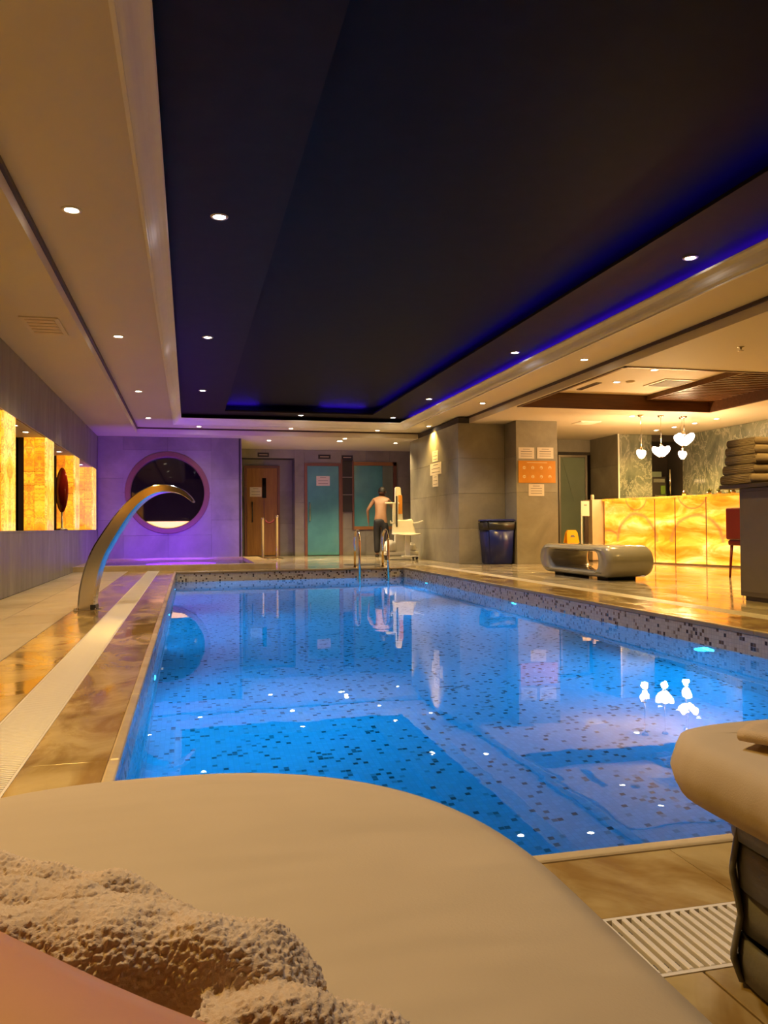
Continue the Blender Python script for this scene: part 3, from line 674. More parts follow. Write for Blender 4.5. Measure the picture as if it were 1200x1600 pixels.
# folded napkin on the right lounger
bm = bmesh.new(); rows = []
nu, nv = 26, 10
for i in range(nu+1):
    s_ = i/nu; row = []
    for j in range(nv+1):
        v = j/nv
        x = 0.02+0.30*s_ ; y = 0.04*s_ - v*0.17 + 0.01*math.sin(5*s_)
        z = 0.008 + 0.006*math.exp(-(s_*6)**2) + 0.004*math.sin(9*s_+3*v) + 0.008*math.exp(-((s_-0.25)*7)**2)*(v**2)
        row.append(bm.verts.new((x, y, max(z, 0.004))))
    rows.append(row)
for i in range(nu):
    for j in range(nv): bm.faces.new((rows[i][j], rows[i+1][j], rows[i+1][j+1], rows[i][j+1]))
ed = [rows[0][j] for j in range(nv+1)]
curl = []
for kk in range(1, 9):                                  # rolled left edge tucked under
    a = math.pi*kk/8; r_ = 0.006
    curl.append([bm.verts.new((ed[j].co.x - r_*math.sin(a)*1.2, ed[j].co.y, ed[j].co.z - r_ + r_*math.cos(a))) for j in range(nv+1)])
prevr = ed
for cr in curl:
    for j in range(nv): bm.faces.new((prevr[j], prevr[j+1], cr[j+1], cr[j]))
    prevr = cr
last = [bm.verts.new((v.co.x+0.26, v.co.y+0.02, 0.003)) for v in prevr]
for j in range(nv): bm.faces.new((prevr[j], prevr[j+1], last[j+1], last[j]))
nap = link('napkin', from_bm(bm, True), 'napkin'); nap.location = (0.758, 1.005, 0.387); nap.rotation_euler = (0, 0, R(17))
md = nap.modifiers.new('thick', 'SOLIDIFY'); md.thickness = 0.003
tag(nap, 'folded tan cloth lying on the right lounger cushion', 'cloth')

# bunched terry towel on the foreground lounger
def blob_union(parts, voxel, name):
    bm = bmesh.new()
    for path, rads in parts:
        me = tube_me(path, rads, 20); tmp = bmesh.new(); tmp.from_mesh(me); m2 = bpy.data.meshes.new('t'); tmp.to_mesh(m2); tmp.free(); bm.from_mesh(m2); bpy.data.meshes.remove(m2); bpy.data.meshes.remove(me)
    for v in bm.verts: v.co.z = max(v.co.z, 0.391)
    return from_bm(bm, True, name)
ZC_ = 0.375
def tp(x, y, h): return (x, y, ZC_+h)
parts = [
    ([tp(-0.44, 0.76, 0.036), tp(-0.30, 0.745, 0.036), tp(-0.20, 0.715, 0.036), tp(-0.125, 0.665, 0.034), tp(-0.06, 0.635, 0.032), tp(-0.02, 0.612, 0.028), tp(0.002, 0.597, 0.020)], [0.036, 0.038, 0.036, 0.034, 0.033, 0.028, 0.014]),
    ([tp(-0.44, 0.68, 0.040), tp(-0.28, 0.665, 0.042), tp(-0.17, 0.625, 0.040), tp(-0.08, 0.588, 0.038), tp(-0.01, 0.558, 0.032), tp(0.012, 0.54, 0.026)], [0.046, 0.046, 0.042, 0.040, 0.034, 0.022]),
    ([tp(-0.20, 0.575, 0.045), tp(-0.12, 0.545, 0.046), tp(-0.05, 0.522, 0.046), tp(0.01, 0.503, 0.044), tp(0.05, 0.487, 0.038), tp(0.070, 0.474, 0.028)], [0.036, 0.042, 0.044, 0.044, 0.038, 0.022]),
    ([tp(0.0, 0.455, 0.036), tp(0.05, 0.44, 0.036), tp(0.10, 0.422, 0.026), tp(0.125, 0.41, 0.016)], [0.034, 0.036, 0.03, 0.016]),
    ([tp(0.09, 0.36, 0.03), tp(0.13, 0.36, 0.028), tp(0.16, 0.355, 0.02)], [0.03, 0.03, 0.016]),
]
tw = link('towel', blob_union(parts, 0.005, 'towel'), 'terry')
tag(tw, 'bunched peach terry towel lying on the foreground lounger', 'towel')
md = tw.modifiers.new('union', 'REMESH'); md.mode = 'VOXEL'; md.voxel_size = 0.0028; md.use_smooth_shade = True
md = tw.modifiers.new('soft', 'SMOOTH'); md.factor = 0.5; md.iterations = 8
tx = bpy.data.textures.new('towel_folds', 'CLOUDS'); tx.noise_scale = 0.06; tx.noise_depth = 1
md = tw.modifiers.new('folds', 'DISPLACE'); md.texture = tx; md.strength = 0.026; md.mid_level = 0.5; md.texture_coords = 'GLOBAL'
md = tw.modifiers.new('dense', 'SUBSURF'); md.levels = 1; md.render_levels = 1
tx = bpy.data.textures.new('towel_pile', 'VORONOI'); tx.noise_scale = 0.0030; tx.noise_intensity = 1.0
md = tw.modifiers.new('pile', 'DISPLACE'); md.texture = tx; md.strength = -0.0042; md.mid_level = 0.4; md.texture_coords = 'GLOBAL'

# ------------------------------------------------------------ people (skin-modifier figures)
def skin_body(name, verts, edges, mat, parent=None, root=0, levels=2):
    me = bpy.data.meshes.new(name); me.from_pydata([Vector(v[0]) for v in verts], edges, [])
    o = link(name, me, mat, parent)
    md = o.modifiers.new('skin', 'SKIN'); md.use_smooth_shade = True
    sk = me.skin_vertices[0].data
    for i, v in enumerate(verts):
        r_ = v[1]; sk[i].radius = (r_, r_) if isinstance(r_, (int, float)) else r_
        sk[i].use_root = (i == root)
    sm = o.modifiers.new('sub', 'SUBSURF'); sm.levels = levels; sm.render_levels = levels
    return o
# the reclining person: crossed leg reaching in at the lower left
leg = [((0.20, -0.05, 0.505), 0.115), ((0.083, 0.1175, 0.486), 0.0945), ((-0.015, 0.2315, 0.473), 0.081), ((-0.092, 0.325, 0.4685), 0.0775), ((-0.1675, 0.418, 0.4665), 0.076), ((-0.2565, 0.504, 0.463), 0.0715),
       ((-0.33, 0.565, 0.455), 0.062), ((-0.375, 0.545, 0.448), 0.058), ((-0.39, 0.43, 0.446), 0.056), ((-0.375, 0.27, 0.446), 0.054), ((-0.33, 0.12, 0.436), 0.042), ((-0.30, 0.04, 0.428), 0.036), ((-0.23, -0.02, 0.422), 0.034), ((-0.14, -0.05, 0.415), 0.026)]
per = thing('person', 'bare bent leg of the person lying on the foreground lounger', 'person', (0, 0, 0))

skin_body('leg', leg, [(i, i+1) for i in range(len(leg)-1)], 'skin', per, 0)

# man seen from behind by the far window
def man():
    P = thing('person', 'bare-backed man in dark trousers bending beside the white pool lift', 'person', (4.38, 18.3, 0), R(-14))
    V = []; E_ = []
    def add(p, r_, par=None):
        V.append((p, r_)); i = len(V)-1
        if par is not None: E_.append((par, i))
        return i
    pel = add((0, 0, 0.90), (0.135, 0.10)); w_ = add((0, 0.03, 1.02), (0.135, 0.10), pel); ch = add((0.0, 0.10, 1.20), (0.155, 0.11), w_); sh = add((0.01, 0.16, 1.34), (0.125, 0.09), ch)
    nk = add((0.02, 0.20, 1.42), 0.052, sh); hd0 = add((0.03, 0.235, 1.475), (0.068, 0.075), nk); hd1 = add((0.035, 0.26, 1.55), (0.078, 0.092), hd0); add((0.035, 0.265, 1.61), (0.055, 0.065), hd1)
    def arm(sx, el, wr, hand, spread):
        s0 = add((0.165*sx+0.01, 0.15, 1.335), 0.058, sh); e = add(el, 0.038, s0); w1 = add(wr, 0.027, e); pm = add(hand, (0.036, 0.018), w1)
        d = (Vector(hand)-Vector(wr)).normalized(); side = Vector(spread)
        for k, ln in enumerate((0.075, 0.085, 0.08, 0.06)):
            b_ = Vector(hand)+d*0.03+side*(k-1.5)*0.020; m_ = b_+d*ln*0.5; t_ = b_+d*ln+Vector((0, 0.012, -0.012))
            a_ = add(tuple(b_), 0.0095, pm); a_ = add(tuple(m_), 0.0088, a_); add(tuple(t_), 0.0072, a_)
        tb = Vector(hand)-d*0.02-side*0.035; a_ = add(tuple(tb), 0.011, pm); add(tuple(tb+d*0.05-side*0.02), 0.008, a_)
    arm(-1, (-0.31, 0.12, 1.11), (-0.30, 0.26, 0.90), (-0.295, 0.30, 0.83), (0.0, 1.0, 0.3))
    arm(1, (0.30, 0.27, 1.16), (0.36, 0.46, 1.14), (0.37, 0.53, 1.13), (1.0, 0.0, 0.2))
    for sx, fx in ((-1, -0.09), (1, 0.12)):
        hp = add((0.085*sx, -0.0, 0.83), 0.088, pel); kn = add((fx, 0.03, 0.47), 0.056, hp); ca = add((fx, 0.0, 0.32), 0.054, kn); an = add((fx, -0.01, 0.085), 0.036, ca); he = add((fx, 0.04, 0.045), 0.038, an); add((fx*1.05, 0.17, 0.03), 0.028, he)
    skin_body('body', V, E_, 'skin_far', P, 0)
    tr = [((0, 0, 0.93), (0.148, 0.118)), ((0, 0.0, 0.86), (0.155, 0.118))]; te = [(0, 1)]
    for sx, fx in ((-1, -0.09), (1, 0.12)):
        b0 = len(tr); tr += [((0.085*sx, 0, 0.78), 0.108), ((fx, 0.03, 0.47), 0.088), ((fx, 0.0, 0.30), 0.080), ((fx, -0.01, 0.08), 0.072)]
        te += [(1, b0), (b0, b0+1), (b0+1, b0+2), (b0+2, b0+3)]
    skin_body('trousers', tr, te, 'trousers', P, 0)
    for fx in (-0.09, 0.12): lathe('shoe', [(0, 0), (0.045, 0), (0.05, 0.03), (0.035, 0.06), (0, 0.07)], 'black_plastic', P, (fx, 0.06, 0), 14).scale = (0.95, 2.3, 1)
    hm = lathe_me([(0.088, -0.03), (0.097, 0.02), (0.088, 0.065), (0.055, 0.10), (0, 0.112)], 18)
    hr = link('hair', hm, 'hair', P, (0.035, 0.245, 1.545)); hr.scale = (0.93, 1.08, 1.0); hr.rotation_euler = (R(-12), 0, 0)
    for sx in (-1, 1):
        e_ = lathe('ear', [(0, -0.03), (0.016, -0.02), (0.02, 0.0), (0.016, 0.02), (0, 0.03)], 'skin_far', P, (0.035+sx*0.088, 0.255, 1.53), 8); e_.scale = (0.5, 1, 1)
    lathe('nose', [(0, 0.03), (0.010, 0.0), (0.016, -0.02), (0, -0.03)], 'skin_far', P, (0.035, 0.352, 1.535), 8)
man()

# ------------------------------------------------------------ drain grilles
def grille(label, x0, x1, y0, y1, along, part_lo, part_hi):
    cx, cy_ = (x0+x1)/2, (y0+y1)/2
    g = thing('drain_grille', label, 'drain grille', (cx, cy_, 0))
    pitch, wd = 0.0195, 0.0102
    lo, hi = (y0, y1) if along == 'Y' else (x0, x1); c0 = cy_ if along == 'Y' else cx
    hw = ((x1-x0) if along == 'Y' else (y1-y0))/2
    if along == 'Y': me = box_me((-hw+0.004, -wd/2, -0.016), (hw-0.004, wd/2, 0.001), 0.0018, 1)
    else: me = box_me((-wd/2, -hw+0.004, -0.016), (wd/2, hw-0.004, 0.001), 0.0018, 1)
    rest = bmesh.new(); n = int((hi-lo)/pitch); cnt = 0
    for i in range(n):
        c = lo+pitch*(i+0.5)
        if part_lo <= c <= part_hi and cnt < 300:
            cnt += 1; link('slat', me, 'grille_white', g, (0, c-c0, 0) if along == 'Y' else (c-c0, 0, 0))
        else:
            if along == 'Y': bm_box(rest, (-hw+0.004, c-c0-wd/2, -0.016), (hw-0.004, c-c0+wd/2, 0.001))
            else: bm_box(rest, (c-c0-wd/2, -hw+0.004, -0.016), (c-c0+wd/2, hw-0.004, 0.001))
    if rest.verts: tag(link('far_slats', from_bm(rest), 'grille_white', g), kind='stuff')
    else: rest.free()
    for s_ in (-1, 1):
        if along == 'Y': box('rail', (s_*hw-0.004, lo-c0, -0.016), (s_*hw+0.004, hi-c0, 0.0), 'grille_white', g)
        else: box('rail', (lo-c0, s_*hw-0.004, -0.016), (hi-c0, s_*hw+0.004, 0.0), 'grille_white', g)
    for q in (-0.3, 0.3):
        if along == 'Y': box('cross_rib', (q*hw*2-0.006, lo-c0, -0.0158), (q*hw*2+0.006, hi-c0, -0.008), 'joint', g)
        else: box('cross_rib', (lo-c0, q*hw*2-0.006, -0.0158), (hi-c0, q*hw*2+0.006, -0.008), 'joint', g)
grille('long white slatted drain along the left pool side', -0.665, -0.485, 1.304, 13.88, 'Y', 2.3, 8.1)
grille('white slatted drain between the two loungers', -0.665, 4.30, 1.12, 1.30, 'X', 0.5, 4.3)
grille('thin white drain line along the right pool side', 4.12, 4.30, 1.304, 13.88, 'Y', 90, 91)

# ------------------------------------------------------------ water spout
sp_ = thing('water_spout', 'curved stainless steel cascade spout arching over the left pool edge', 'spout', (-0.86, 7.38, 0), R(-6))
cl = [(0.0, 0.0, .074), (0.012, 0.16, .072), (0.048, 0.33, .069), (0.105, 0.49, .065), (0.19, 0.64, .060), (0.285, 0.785, .054), (0.375, 0.90, .048), (0.47, 0.985, .043), (0.58, 1.04, .037), (0.70, 1.052, .030), (0.80, 1.025, .023), (0.87, 0.975, .015), (0.905, 0.935, .008)]
# resample smoothly
def catmull(P, n):
    out = []
    for i in range(len(P)-1):
        p0, p1, p2, p3 = P[max(0, i-1)], P[i], P[i+1], P[min(len(P)-1, i+2)]
        for k in range(n):
            t_ = k/n; out.append(tuple(0.5*((2*b)+(-a+c)*t_+(2*a-5*b+4*c-d)*t_*t_+(-a+3*b-3*c+d)*t_**3) for a, b, c, d in zip(p0, p1, p2, p3)))
    out.append(P[-1]); return out
C_ = catmull(cl, 5); bm = bmesh.new(); rg = []
for i, (x, z, hh) in enumerate(C_):
    a = C_[max(0, i-1)]; c = C_[min(len(C_)-1, i+1)]; tx_, tz_ = c[0]-a[0], c[1]-a[1]; l_ = math.hypot(tx_, tz_); nx, nz = -tz_/l_, tx_/l_
    wy = 0.06+0.05*min(1, max(0, (z-0.1)))
    rg.append([bm.verts.new((x+nx*hh, -wy*0.86, z+nz*hh)), bm.verts.new((x+nx*hh*0.8, -wy, z+nz*hh*0.8)), bm.verts.new((x-nx*hh*0.8, -wy, z-nz*hh*0.8)), bm.verts.new((x-nx*hh, -wy*0.86, z-nz*hh)),
               bm.verts.new((x-nx*hh, wy*0.86, z-nz*hh)), bm.verts.new((x-nx*hh*0.8, wy, z-nz*hh*0.8)), bm.verts.new((x+nx*hh*0.8, wy, z+nz*hh*0.8)), bm.verts.new((x+nx*hh, wy*0.86, z+nz*hh))])
for A, B in zip(rg, rg[1:]):
    for k in range(8): bm.faces.new((A[k], A[(k+1) % 8], B[(k+1) % 8], B[k]))
bm.faces.new(rg[0]); bm.faces.new(rg[-1])
link('arch', from_bm(bm), 'steel', sp_)
box('base_plate', (-0.10, -0.085, 0.0), (0.10, 0.085, 0.008), 'steel', sp_, 0.003)
lathe('bolt', [(0, 0.022), (0.012, 0.022), (0.014, 0.008), (0.014, 0.0)], 'steel', sp_, (-0.085, -0.07, 0), 8)
lathe('bolt', [(0, 0.022), (0.012, 0.022), (0.014, 0.008), (0.014, 0.0)], 'steel', sp_, (0.085, -0.07, 0), 8)
box('clamp', (0.035, -0.065, 0.008), (0.082, 0.065, 0.05), 'black_plastic', sp_, 0.004)

# ------------------------------------------------------------ lights in the ceiling
ring_me = lathe_me([(0.043, -0.001), (0.046, -0.007), (0.062, -0.006), (0.066, 0.0), (0.043, 0.0)], 24)
lens_w = lathe_me([(0.0, -0.004), (0.040, -0.003), (0.044, 0.0)], 20); lens_c = lens_w.copy(); small_ring = ring_me.copy()
lens_w.materials.append(M['lens_warm']); lens_c.materials.append(M['lens_cool'])
def downlight(x, y, z, label, group, energy, color, cool=False, scale=1.0, spot=R(125)):
    t_ = thing('downlight', label, 'downlight', (x, y, z), 0, group)
    a = link('trim_ring', ring_me, 'white_metal', t_); b_ = link('lens', lens_c if cool else lens_w, None, t_)
    a.scale = b_.scale = (scale, scale, 1)
    lamp('bulb', 'SPOT', (0, 0, -0.012), energy, color, t_, None, spot_size=spot, spot_blend=0.75, shadow_soft_size=0.035)
G1 = 'downlights along the left ceiling strip'
for i, y in enumerate((1.95, 5.47, 8.98, 12.52, 15.50)): downlight(-0.732, y, ZS, 'warm downlight in the left cream ceiling strip, %s from the camera' % ['nearest', 'first visible', 'second visible', 'third visible', 'farthest'][i], G1, W_STRIP*(0.3 if i == 4 else 0.7 if i == 3 else 1.0), C_WARM if i < 3 else C_NEUT)
for i, x in enumerate((0.20, 2.07, 3.92)): downlight(x, 16.62, ZS, 'warm downlight in the far cream ceiling strip, %s' % ['left one', 'middle one', 'right one'][i], 'downlights along the far ceiling strip', W_STRIP*(0.2 if i == 0 else 0.5), C_NEUT)
for i, y in enumerate((1.95, 5.47, 9.07, 12.64, 15.75)): downlight(4.80, y, ZS, 'warm downlight in the right cream ceiling strip, %s' % ['out by the loungers', 'above the lounger at the right', 'nearest in view', 'middle one in view', 'by the wing wall'][i], 'downlights along the right ceiling strip', W_STRIP, C_WARM)
for i, y in enumerate((2.1, 5.90, 9.68, 13.45)): downlight(0.222, y, ZD, 'cool white downlight in the left black ceiling band, %s' % ['behind the picture top', 'nearest and brightest', 'second along', 'third along'][i], 'downlights in the left black band', W_DARK, C_COOL, True, 1.0, R(150))
for i, y in enumerate((2.1, 5.95, 9.72, 13.58)): downlight(4.15, y, ZD, 'downlight in the right black ceiling band, %s' % ['behind the picture top', 'nearest with a golden glow', 'second along, cool white', 'third along'][i], 'downlights in the right black band', W_DARK, C_WARM if i < 2 else C_COOL, i == 2, 1.0, R(112))
for i, x in enumerate((2.20, 4.12)): downlight(x, 16.05, ZD, 'downlight at the far end of the black band, %s' % ['middle', 'right corner'][i], 'downlights at the far black band', W_DARK*0.7, C_NEUT)
for i, (x, y) in enumerate(((1.725, 17.8), (3.30, 17.67), (4.64, 17.86), (3.315, 17.15))): downlight(x, y, ZO, 'downlight in the ceiling before the doors, %s' % ['left by the wooden door', 'brightest, before the teal door', 'right by the wing wall', 'front one, before the teal door'][i], 'downlights before the doors', W_FAR, C_NEUT, False, 1.5 if i == 1 else 1.0)
for i, (x, y) in enumerate(((6.36, 9.98), (6.33, 10.95))): downlight(x, y, 2.88, 'warm downlight inside the timber ceiling recess, %s' % ['nearer one', 'farther one'][i], 'downlights in the timber recess', W_BAR, C_WARM)
for i, (x, y) in enumerate(((7.67, 12.75), (9.30, 14.56), (9.36, 14.02), (9.40, 13.42), (9.40, 12.77))): downlight(x, y, ZO, 'warm downlight over the bar, %s' % ['left one before the pendants', 'far left of the four at the marble', 'second of the four at the marble', 'third of the four at the marble', 'nearest of the four at the marble'][i], 'downlights over the bar', W_BAR*0.6, C_WARM)
for i, (x, y) in enumerate(((6.6, 3.0), (8.8, 3.0), (6.6, 6.6), (8.8, 6.6))): downlight(x, y, ZO, 'warm downlight over the right seating area, %s' % ['out of view near left', 'out of view near right', 'out of view far left', 'out of view far right'][i], 'downlights over the right deck', W_BAR*0.8, C_WARM)
for k in range(6):
    y0, y1 = PIERS[k][1], PIERS[k+1][0]
    for j in (0, 1):
        downlight(-1.98, y0+(y1-y0)*(0.34+0.33*j), 1.925, 'small downlight in the niche soffit, %s of the %s niche from the loungers' % (('near one', 'far one')[j], ORD[k]), 'small downlights in the left wall niches', W_NICHE, C_WARM, False, 0.8, R(110))

# pool lights
for side, X_, nx in (('right', PX1-0.001, -1), ('left', PX0+0.001, 1)):
    for i, y in enumerate((5.0, 8.5, 11.95)):
        pl = thing('pool_light', 'round blue underwater light in the %s pool wall, %s' % (side, ['nearest', 'middle', 'farthest'][i]), 'pool light', (X_, y, -0.30), 0, 'underwater pool lights')
        link('bezel', lathe_me([(0.07, 0.0), (0.075, 0.012), (0.10, 0.012), (0.11, 0.0)], 24), 'steel', pl, (0, 0, 0), (0, R(90)*nx, 0))
        link('lens', lathe_me([(0.0, 0.018), (0.05, 0.014), (0.074, 0.004)], 24), 'lens_pool', pl, (0, 0, 0), (0, R(90)*nx, 0))
        lamp('bulb', 'SPOT', (nx*0.05, 0, 0), W_POOL, C_POOL, pl, (0, R(-62)*nx if nx < 0 else R(-62), 0) if False else (0, R(-68) if nx > 0 else R(68), 0), spot_size=R(170), spot_blend=0.6, shadow_soft_size=0.06)

# vents and small ceiling fittings
v = thing('ceiling_vent', 'square white air vent in the left cream ceiling', 'vent', (-1.33, 8.12, ZO))
box('frame', (-0.17, -0.33, -0.012), (0.17, 0.33, 0.0), 'ceiling_paint', v, 0.003)
for i in range(5): box('blade', (-0.13, -0.27+i*0.12, -0.018), (0.13, -0.20+i*0.12, -0.012), 'cream_panel', v, 0.002)
v = thing('ceiling_vent', 'square air vent in the timber ceiling recess', 'vent', (7.18, 10.85, 2.88))
box('frame', (-0.28, -0.30, -0.014), (0.28, 0.30, 0.0), 'cream_panel', v, 0.003)
for i in range(9): box('blade', (-0.23, -0.24+i*0.055, -0.022), (0.23, -0.215+i*0.055, -0.014), 'cabinet_grey', v)
v = thing('ceiling_vent', 'narrow slot vent at the left of the timber recess', 'vent', (6.08, 11.35, 2.88))
box('frame', (-0.05, -0.32, -0.012), (0.05, 0.32, 0.0), 'cabinet_grey', v, 0.003)
for i in range(2): box('blade', (-0.03+i*0.035, -0.29, -0.018), (-0.015+i*0.035, 0.29, -0.012), 'groove_brown', v)
v = thing('ceiling_vent', 'white square diffuser in the ceiling by the stone pillar', 'vent', (7.28, 13.72, ZO))
lathe('cone', [(0.30, 0.0), (0.28, -0.012), (0.16, -0.03), (0.14, -0.03), (0.0, -0.02)], 'moulding_paint', v, None, 4, (0, 0, R(45)), False)
v = thing('smoke_detector', 'small round detector in the timber ceiling recess', 'detector', (6.5, 10.85, 2.88))
lathe('body', [(0.0, -0.03), (0.05, -0.028), (0.065, -0.012), (0.07, 0.0)], 'cream_panel', v)
v = thing('sprinkler', 'small sprinkler head in the cream ceiling at upper right', 'sprinkler', (5.87, 7.54, ZO))
lathe('escutcheon', [(0.035, 0.0), (0.03, -0.006), (0.012, -0.008), (0.01, -0.03), (0.0, -0.03)], 'brushed', v, None, 12)
lathe('deflector', [(0.0, -0.042), (0.03, -0.042), (0.03, -0.046), (0, -0.046)], 'brushed', v, None, 10)
# ------------------------------------------------------------ left niche ornament
o = thing('disc_sculpture', 'dark red lacquer disc standing in the left glowing niche', 'sculpture', (-1.99, 13.75, 0.69), R(-58))
lathe('stand', [(0, 0.0), (0.09, 0.0), (0.085, 0.02), (0.016, 0.035), (0.014, 0.29), (0, 0.29)], 'brushed', o, None, 20)
link('disc', lathe_me([(0.0, 0.05), (0.12, 0.045), (0.25, 0.03), (0.34, 0.012), (0.365, 0.0), (0.34, -0.012), (0.25, -0.03), (0.12, -0.045), (0.0, -0.05)], 40), 'red_lacquer', o, (0, 0, 0.645), (R(90), 0, 0)).scale = (0.62, 1, 1)

# ------------------------------------------------------------ stone bench
bn = thing('bench', 'glossy grey stone bench shaped as a flattened loop by the bar', 'bench', (5.38, 10.0, 0), 0)
Lh, rO, th_ = 1.02, 0.205, 0.085
def stadium(r_, half, n=16):
    pts = []
    for i in range(n+1): a = -math.pi/2+math.pi*i/n; pts.append((half+r_*math.cos(a), r_*math.sin(a)))
    for i in range(n+1): a = math.pi/2+math.pi*i/n; pts.append((-half+r_*math.cos(a), r_*math.sin(a)))
    return pts
hf = Lh-rO; bm = bmesh.new(); loops = []
W_ = 0.33; rd = 0.075
for dx, off in ((-W_, rd*0.9), (-W_+rd*0.07, rd*0.6), (-W_+rd*0.3, rd*0.29), (-W_+rd*0.62, rd*0.08), (-W_+rd, 0), (W_-rd, 0), (W_-rd*0.3, rd*0.29), (W_, rd*0.9)):
    loops.append([bm.verts.new((dx, y, z+rO+0.035)) for y, z in stadium(rO-off, hf)])
for dx, off in ((W_, rd), (W_-rd*0.3, rd*0.3), (W_-rd, 0), (-W_+rd, 0), (-W_+rd*0.3, rd*0.3), (-W_, rd)):
    loops.append([bm.verts.new((dx, y, z+rO+0.035)) for y, z in stadium(rO-th_+off*0.6, hf-0.22)])
n = len(loops[0])
for i in range(len(loops)):
    A, B = loops[i], loops[(i+1) % len(loops)]
    for k in range(n): bm.faces.new((A[k], A[(k+1) % n], B[(k+1) % n], B[k]))
link('loop', from_bm(bm, True), 'bench_gloss', bn)
for yy in (-0.62, 0.62): box('foot', (-0.2, yy-0.14, 0.0), (0.2, yy+0.14, 0.05), 'dark_rubber', bn, 0.006)

# ------------------------------------------------------------ bar counter and what stands on it
bar_dir = Vector((1.1, -3.8)).normalized(); bar_rz = math.atan2(bar_dir.y, bar_dir.x)
bar = thing('bar_counter', 'glowing backlit onyx bar counter at the right', 'bar', (7.8, 14.0, 0), bar_rz)
us = [0, 1.23, 1.68, 2.32, 3.0, 3.96]
for a, b_ in zip(us, us[1:]): box('onyx_panel', (a+0.008, -0.012, 0.03), (b_-0.008, 0.012, 1.165), 'onyx_bar', bar, 0.002, 1)
box('body', (0.0, 0.014, 0.0), (3.96, 0.5, 1.165), 'dark_niche', bar)
box('plinth', (0.0, -0.006, 0.0), (3.96, 0.014, 0.03), 'brushed', bar)
for a in us[1:-1]: box('joint_strip', (a-0.009, -0.0125, 0.03), (a+0.009, 0.0135, 1.165), 'frame_brown', bar)
box('worktop', (-0.03, -0.035, 1.168), (3.98, 0.55, 1.205), 'onyx_orange', bar, 0.004)
ec = thing('end_cabinet', 'plain cream cabinet at the left end of the glowing bar', 'cabinet', (7.70, 14.23, 0))
box('body', (-0.14, -0.18, 0.03), (0.14, 0.18, 1.20), 'cream_panel', ec, 0.006); box('plinth', (-0.13, -0.17, 0), (0.13, 0.17, 0.03), 'cabinet_grey', ec)
lathe('finial', [(0, 1.30), (0.03, 1.295), (0.035, 1.27), (0.035, 1.20), (0, 1.20)], 'cream_panel', ec, (-0.08, -0.08, 0), 12)
def on_bar(u_, v_): return (7.8+bar_dir.x*u_-bar_dir.y*v_, 14.0+bar_dir.y*u_+bar_dir.x*v_, 1.205)
for i, (u_, v_, h_, mt, lb) in enumerate(((2.62, 0.22, 0.20, 'green_bottle', 'slim green bottle on the bar, left of the pair'), (2.86, 0.20, 0.27, 'green_bottle', 'tallest green bottle on the bar beside the grey cabinet'), (1.62, 0.30, 0.12, 'brass_steel', 'short brass shaker on the middle of the bar'))):
    bt = thing('bottle', lb, 'bottle', on_bar(u_, v_), 0, 'bottles on the bar')
    lathe('body', [(0, 0), (0.032, 0.0), (0.034, h_*0.55), (0.028, h_*0.68), (0.012, h_*0.78), (0.012, h_*0.94), (0, h_*0.94)], mt, bt, None, 16)
    lathe('cap', [(0, h_), (0.014, h_), (0.014, h_*0.93), (0, h_*0.93)], 'black_plastic', bt, None, 12)
for i, u_ in enumerate((2.25, 2.45, 2.72)):
    pt = thing('potted_plant', 'small leafy plant on the bar, %s' % ['left of three', 'middle of three', 'nearest the bottles'][i], 'plant', on_bar(u_, 0.16), 0, 'small plants on the bar')
    lathe('pot', [(0, 0), (0.035, 0), (0.045, 0.05), (0.04, 0.05), (0.03, 0.03), (0, 0.03)], 'brushed', pt, None, 14)
    for k in range(9):
        a = k*2.4; ln = random.uniform(0.06, 0.11)
        bm = bmesh.new(); pr = [(0, 0), (0.012, ln*0.4), (0.008, ln*0.8), (0, ln)]
        vs1 = [bm.verts.new((w_, 0.0, z_)) for w_, z_ in pr]; vs2 = [bm.verts.new((-w_, 0.006, z_)) for w_, z_ in pr[1:3]]
        bm.faces.new((vs1[0], vs1[1], vs1[2], vs1[3], vs2[1], vs2[0]))
        link('leaf', from_bm(bm), 'plant_green', pt, (0, 0, 0.03), (R(random.uniform(15, 50)), 0, a))
cm = thing('coffee_machine', 'dark coffee machine on the shelf in the black recess behind the bar', 'coffee machine', (9.95, 15.6, 0))
box('cupboard', (-0.27, -0.22, 0.0), (0.40, 0.22, 1.30), 'black_plastic', cm, 0.004)
box('body', (-0.22, -0.18, 1.30), (0.12, 0.15, 1.74), 'dark_niche', cm, 0.01); box('front_panel', (-0.19, -0.19, 1.62), (0.09, -0.18, 1.70), 'steel', cm, 0.004); box('drip_tray', (-0.19, -0.24, 1.32), (0.09, -0.18, 1.345), 'steel', cm, 0.004)
box('hopper', (-0.17, -0.1, 1.74), (0.07, 0.1, 1.86), 'sea_green_glass', cm, 0.01); box('bean_bag', (-0.02, -0.21, 1.36), (0.09, -0.185, 1.55), 'green_bottle', cm, 0.005)
lathe('pole', [(0, 1.3), (0.03, 1.3), (0.03, 1.9), (0, 1.92)], 'steel', cm, (0.24, -0.15, 0), 12)
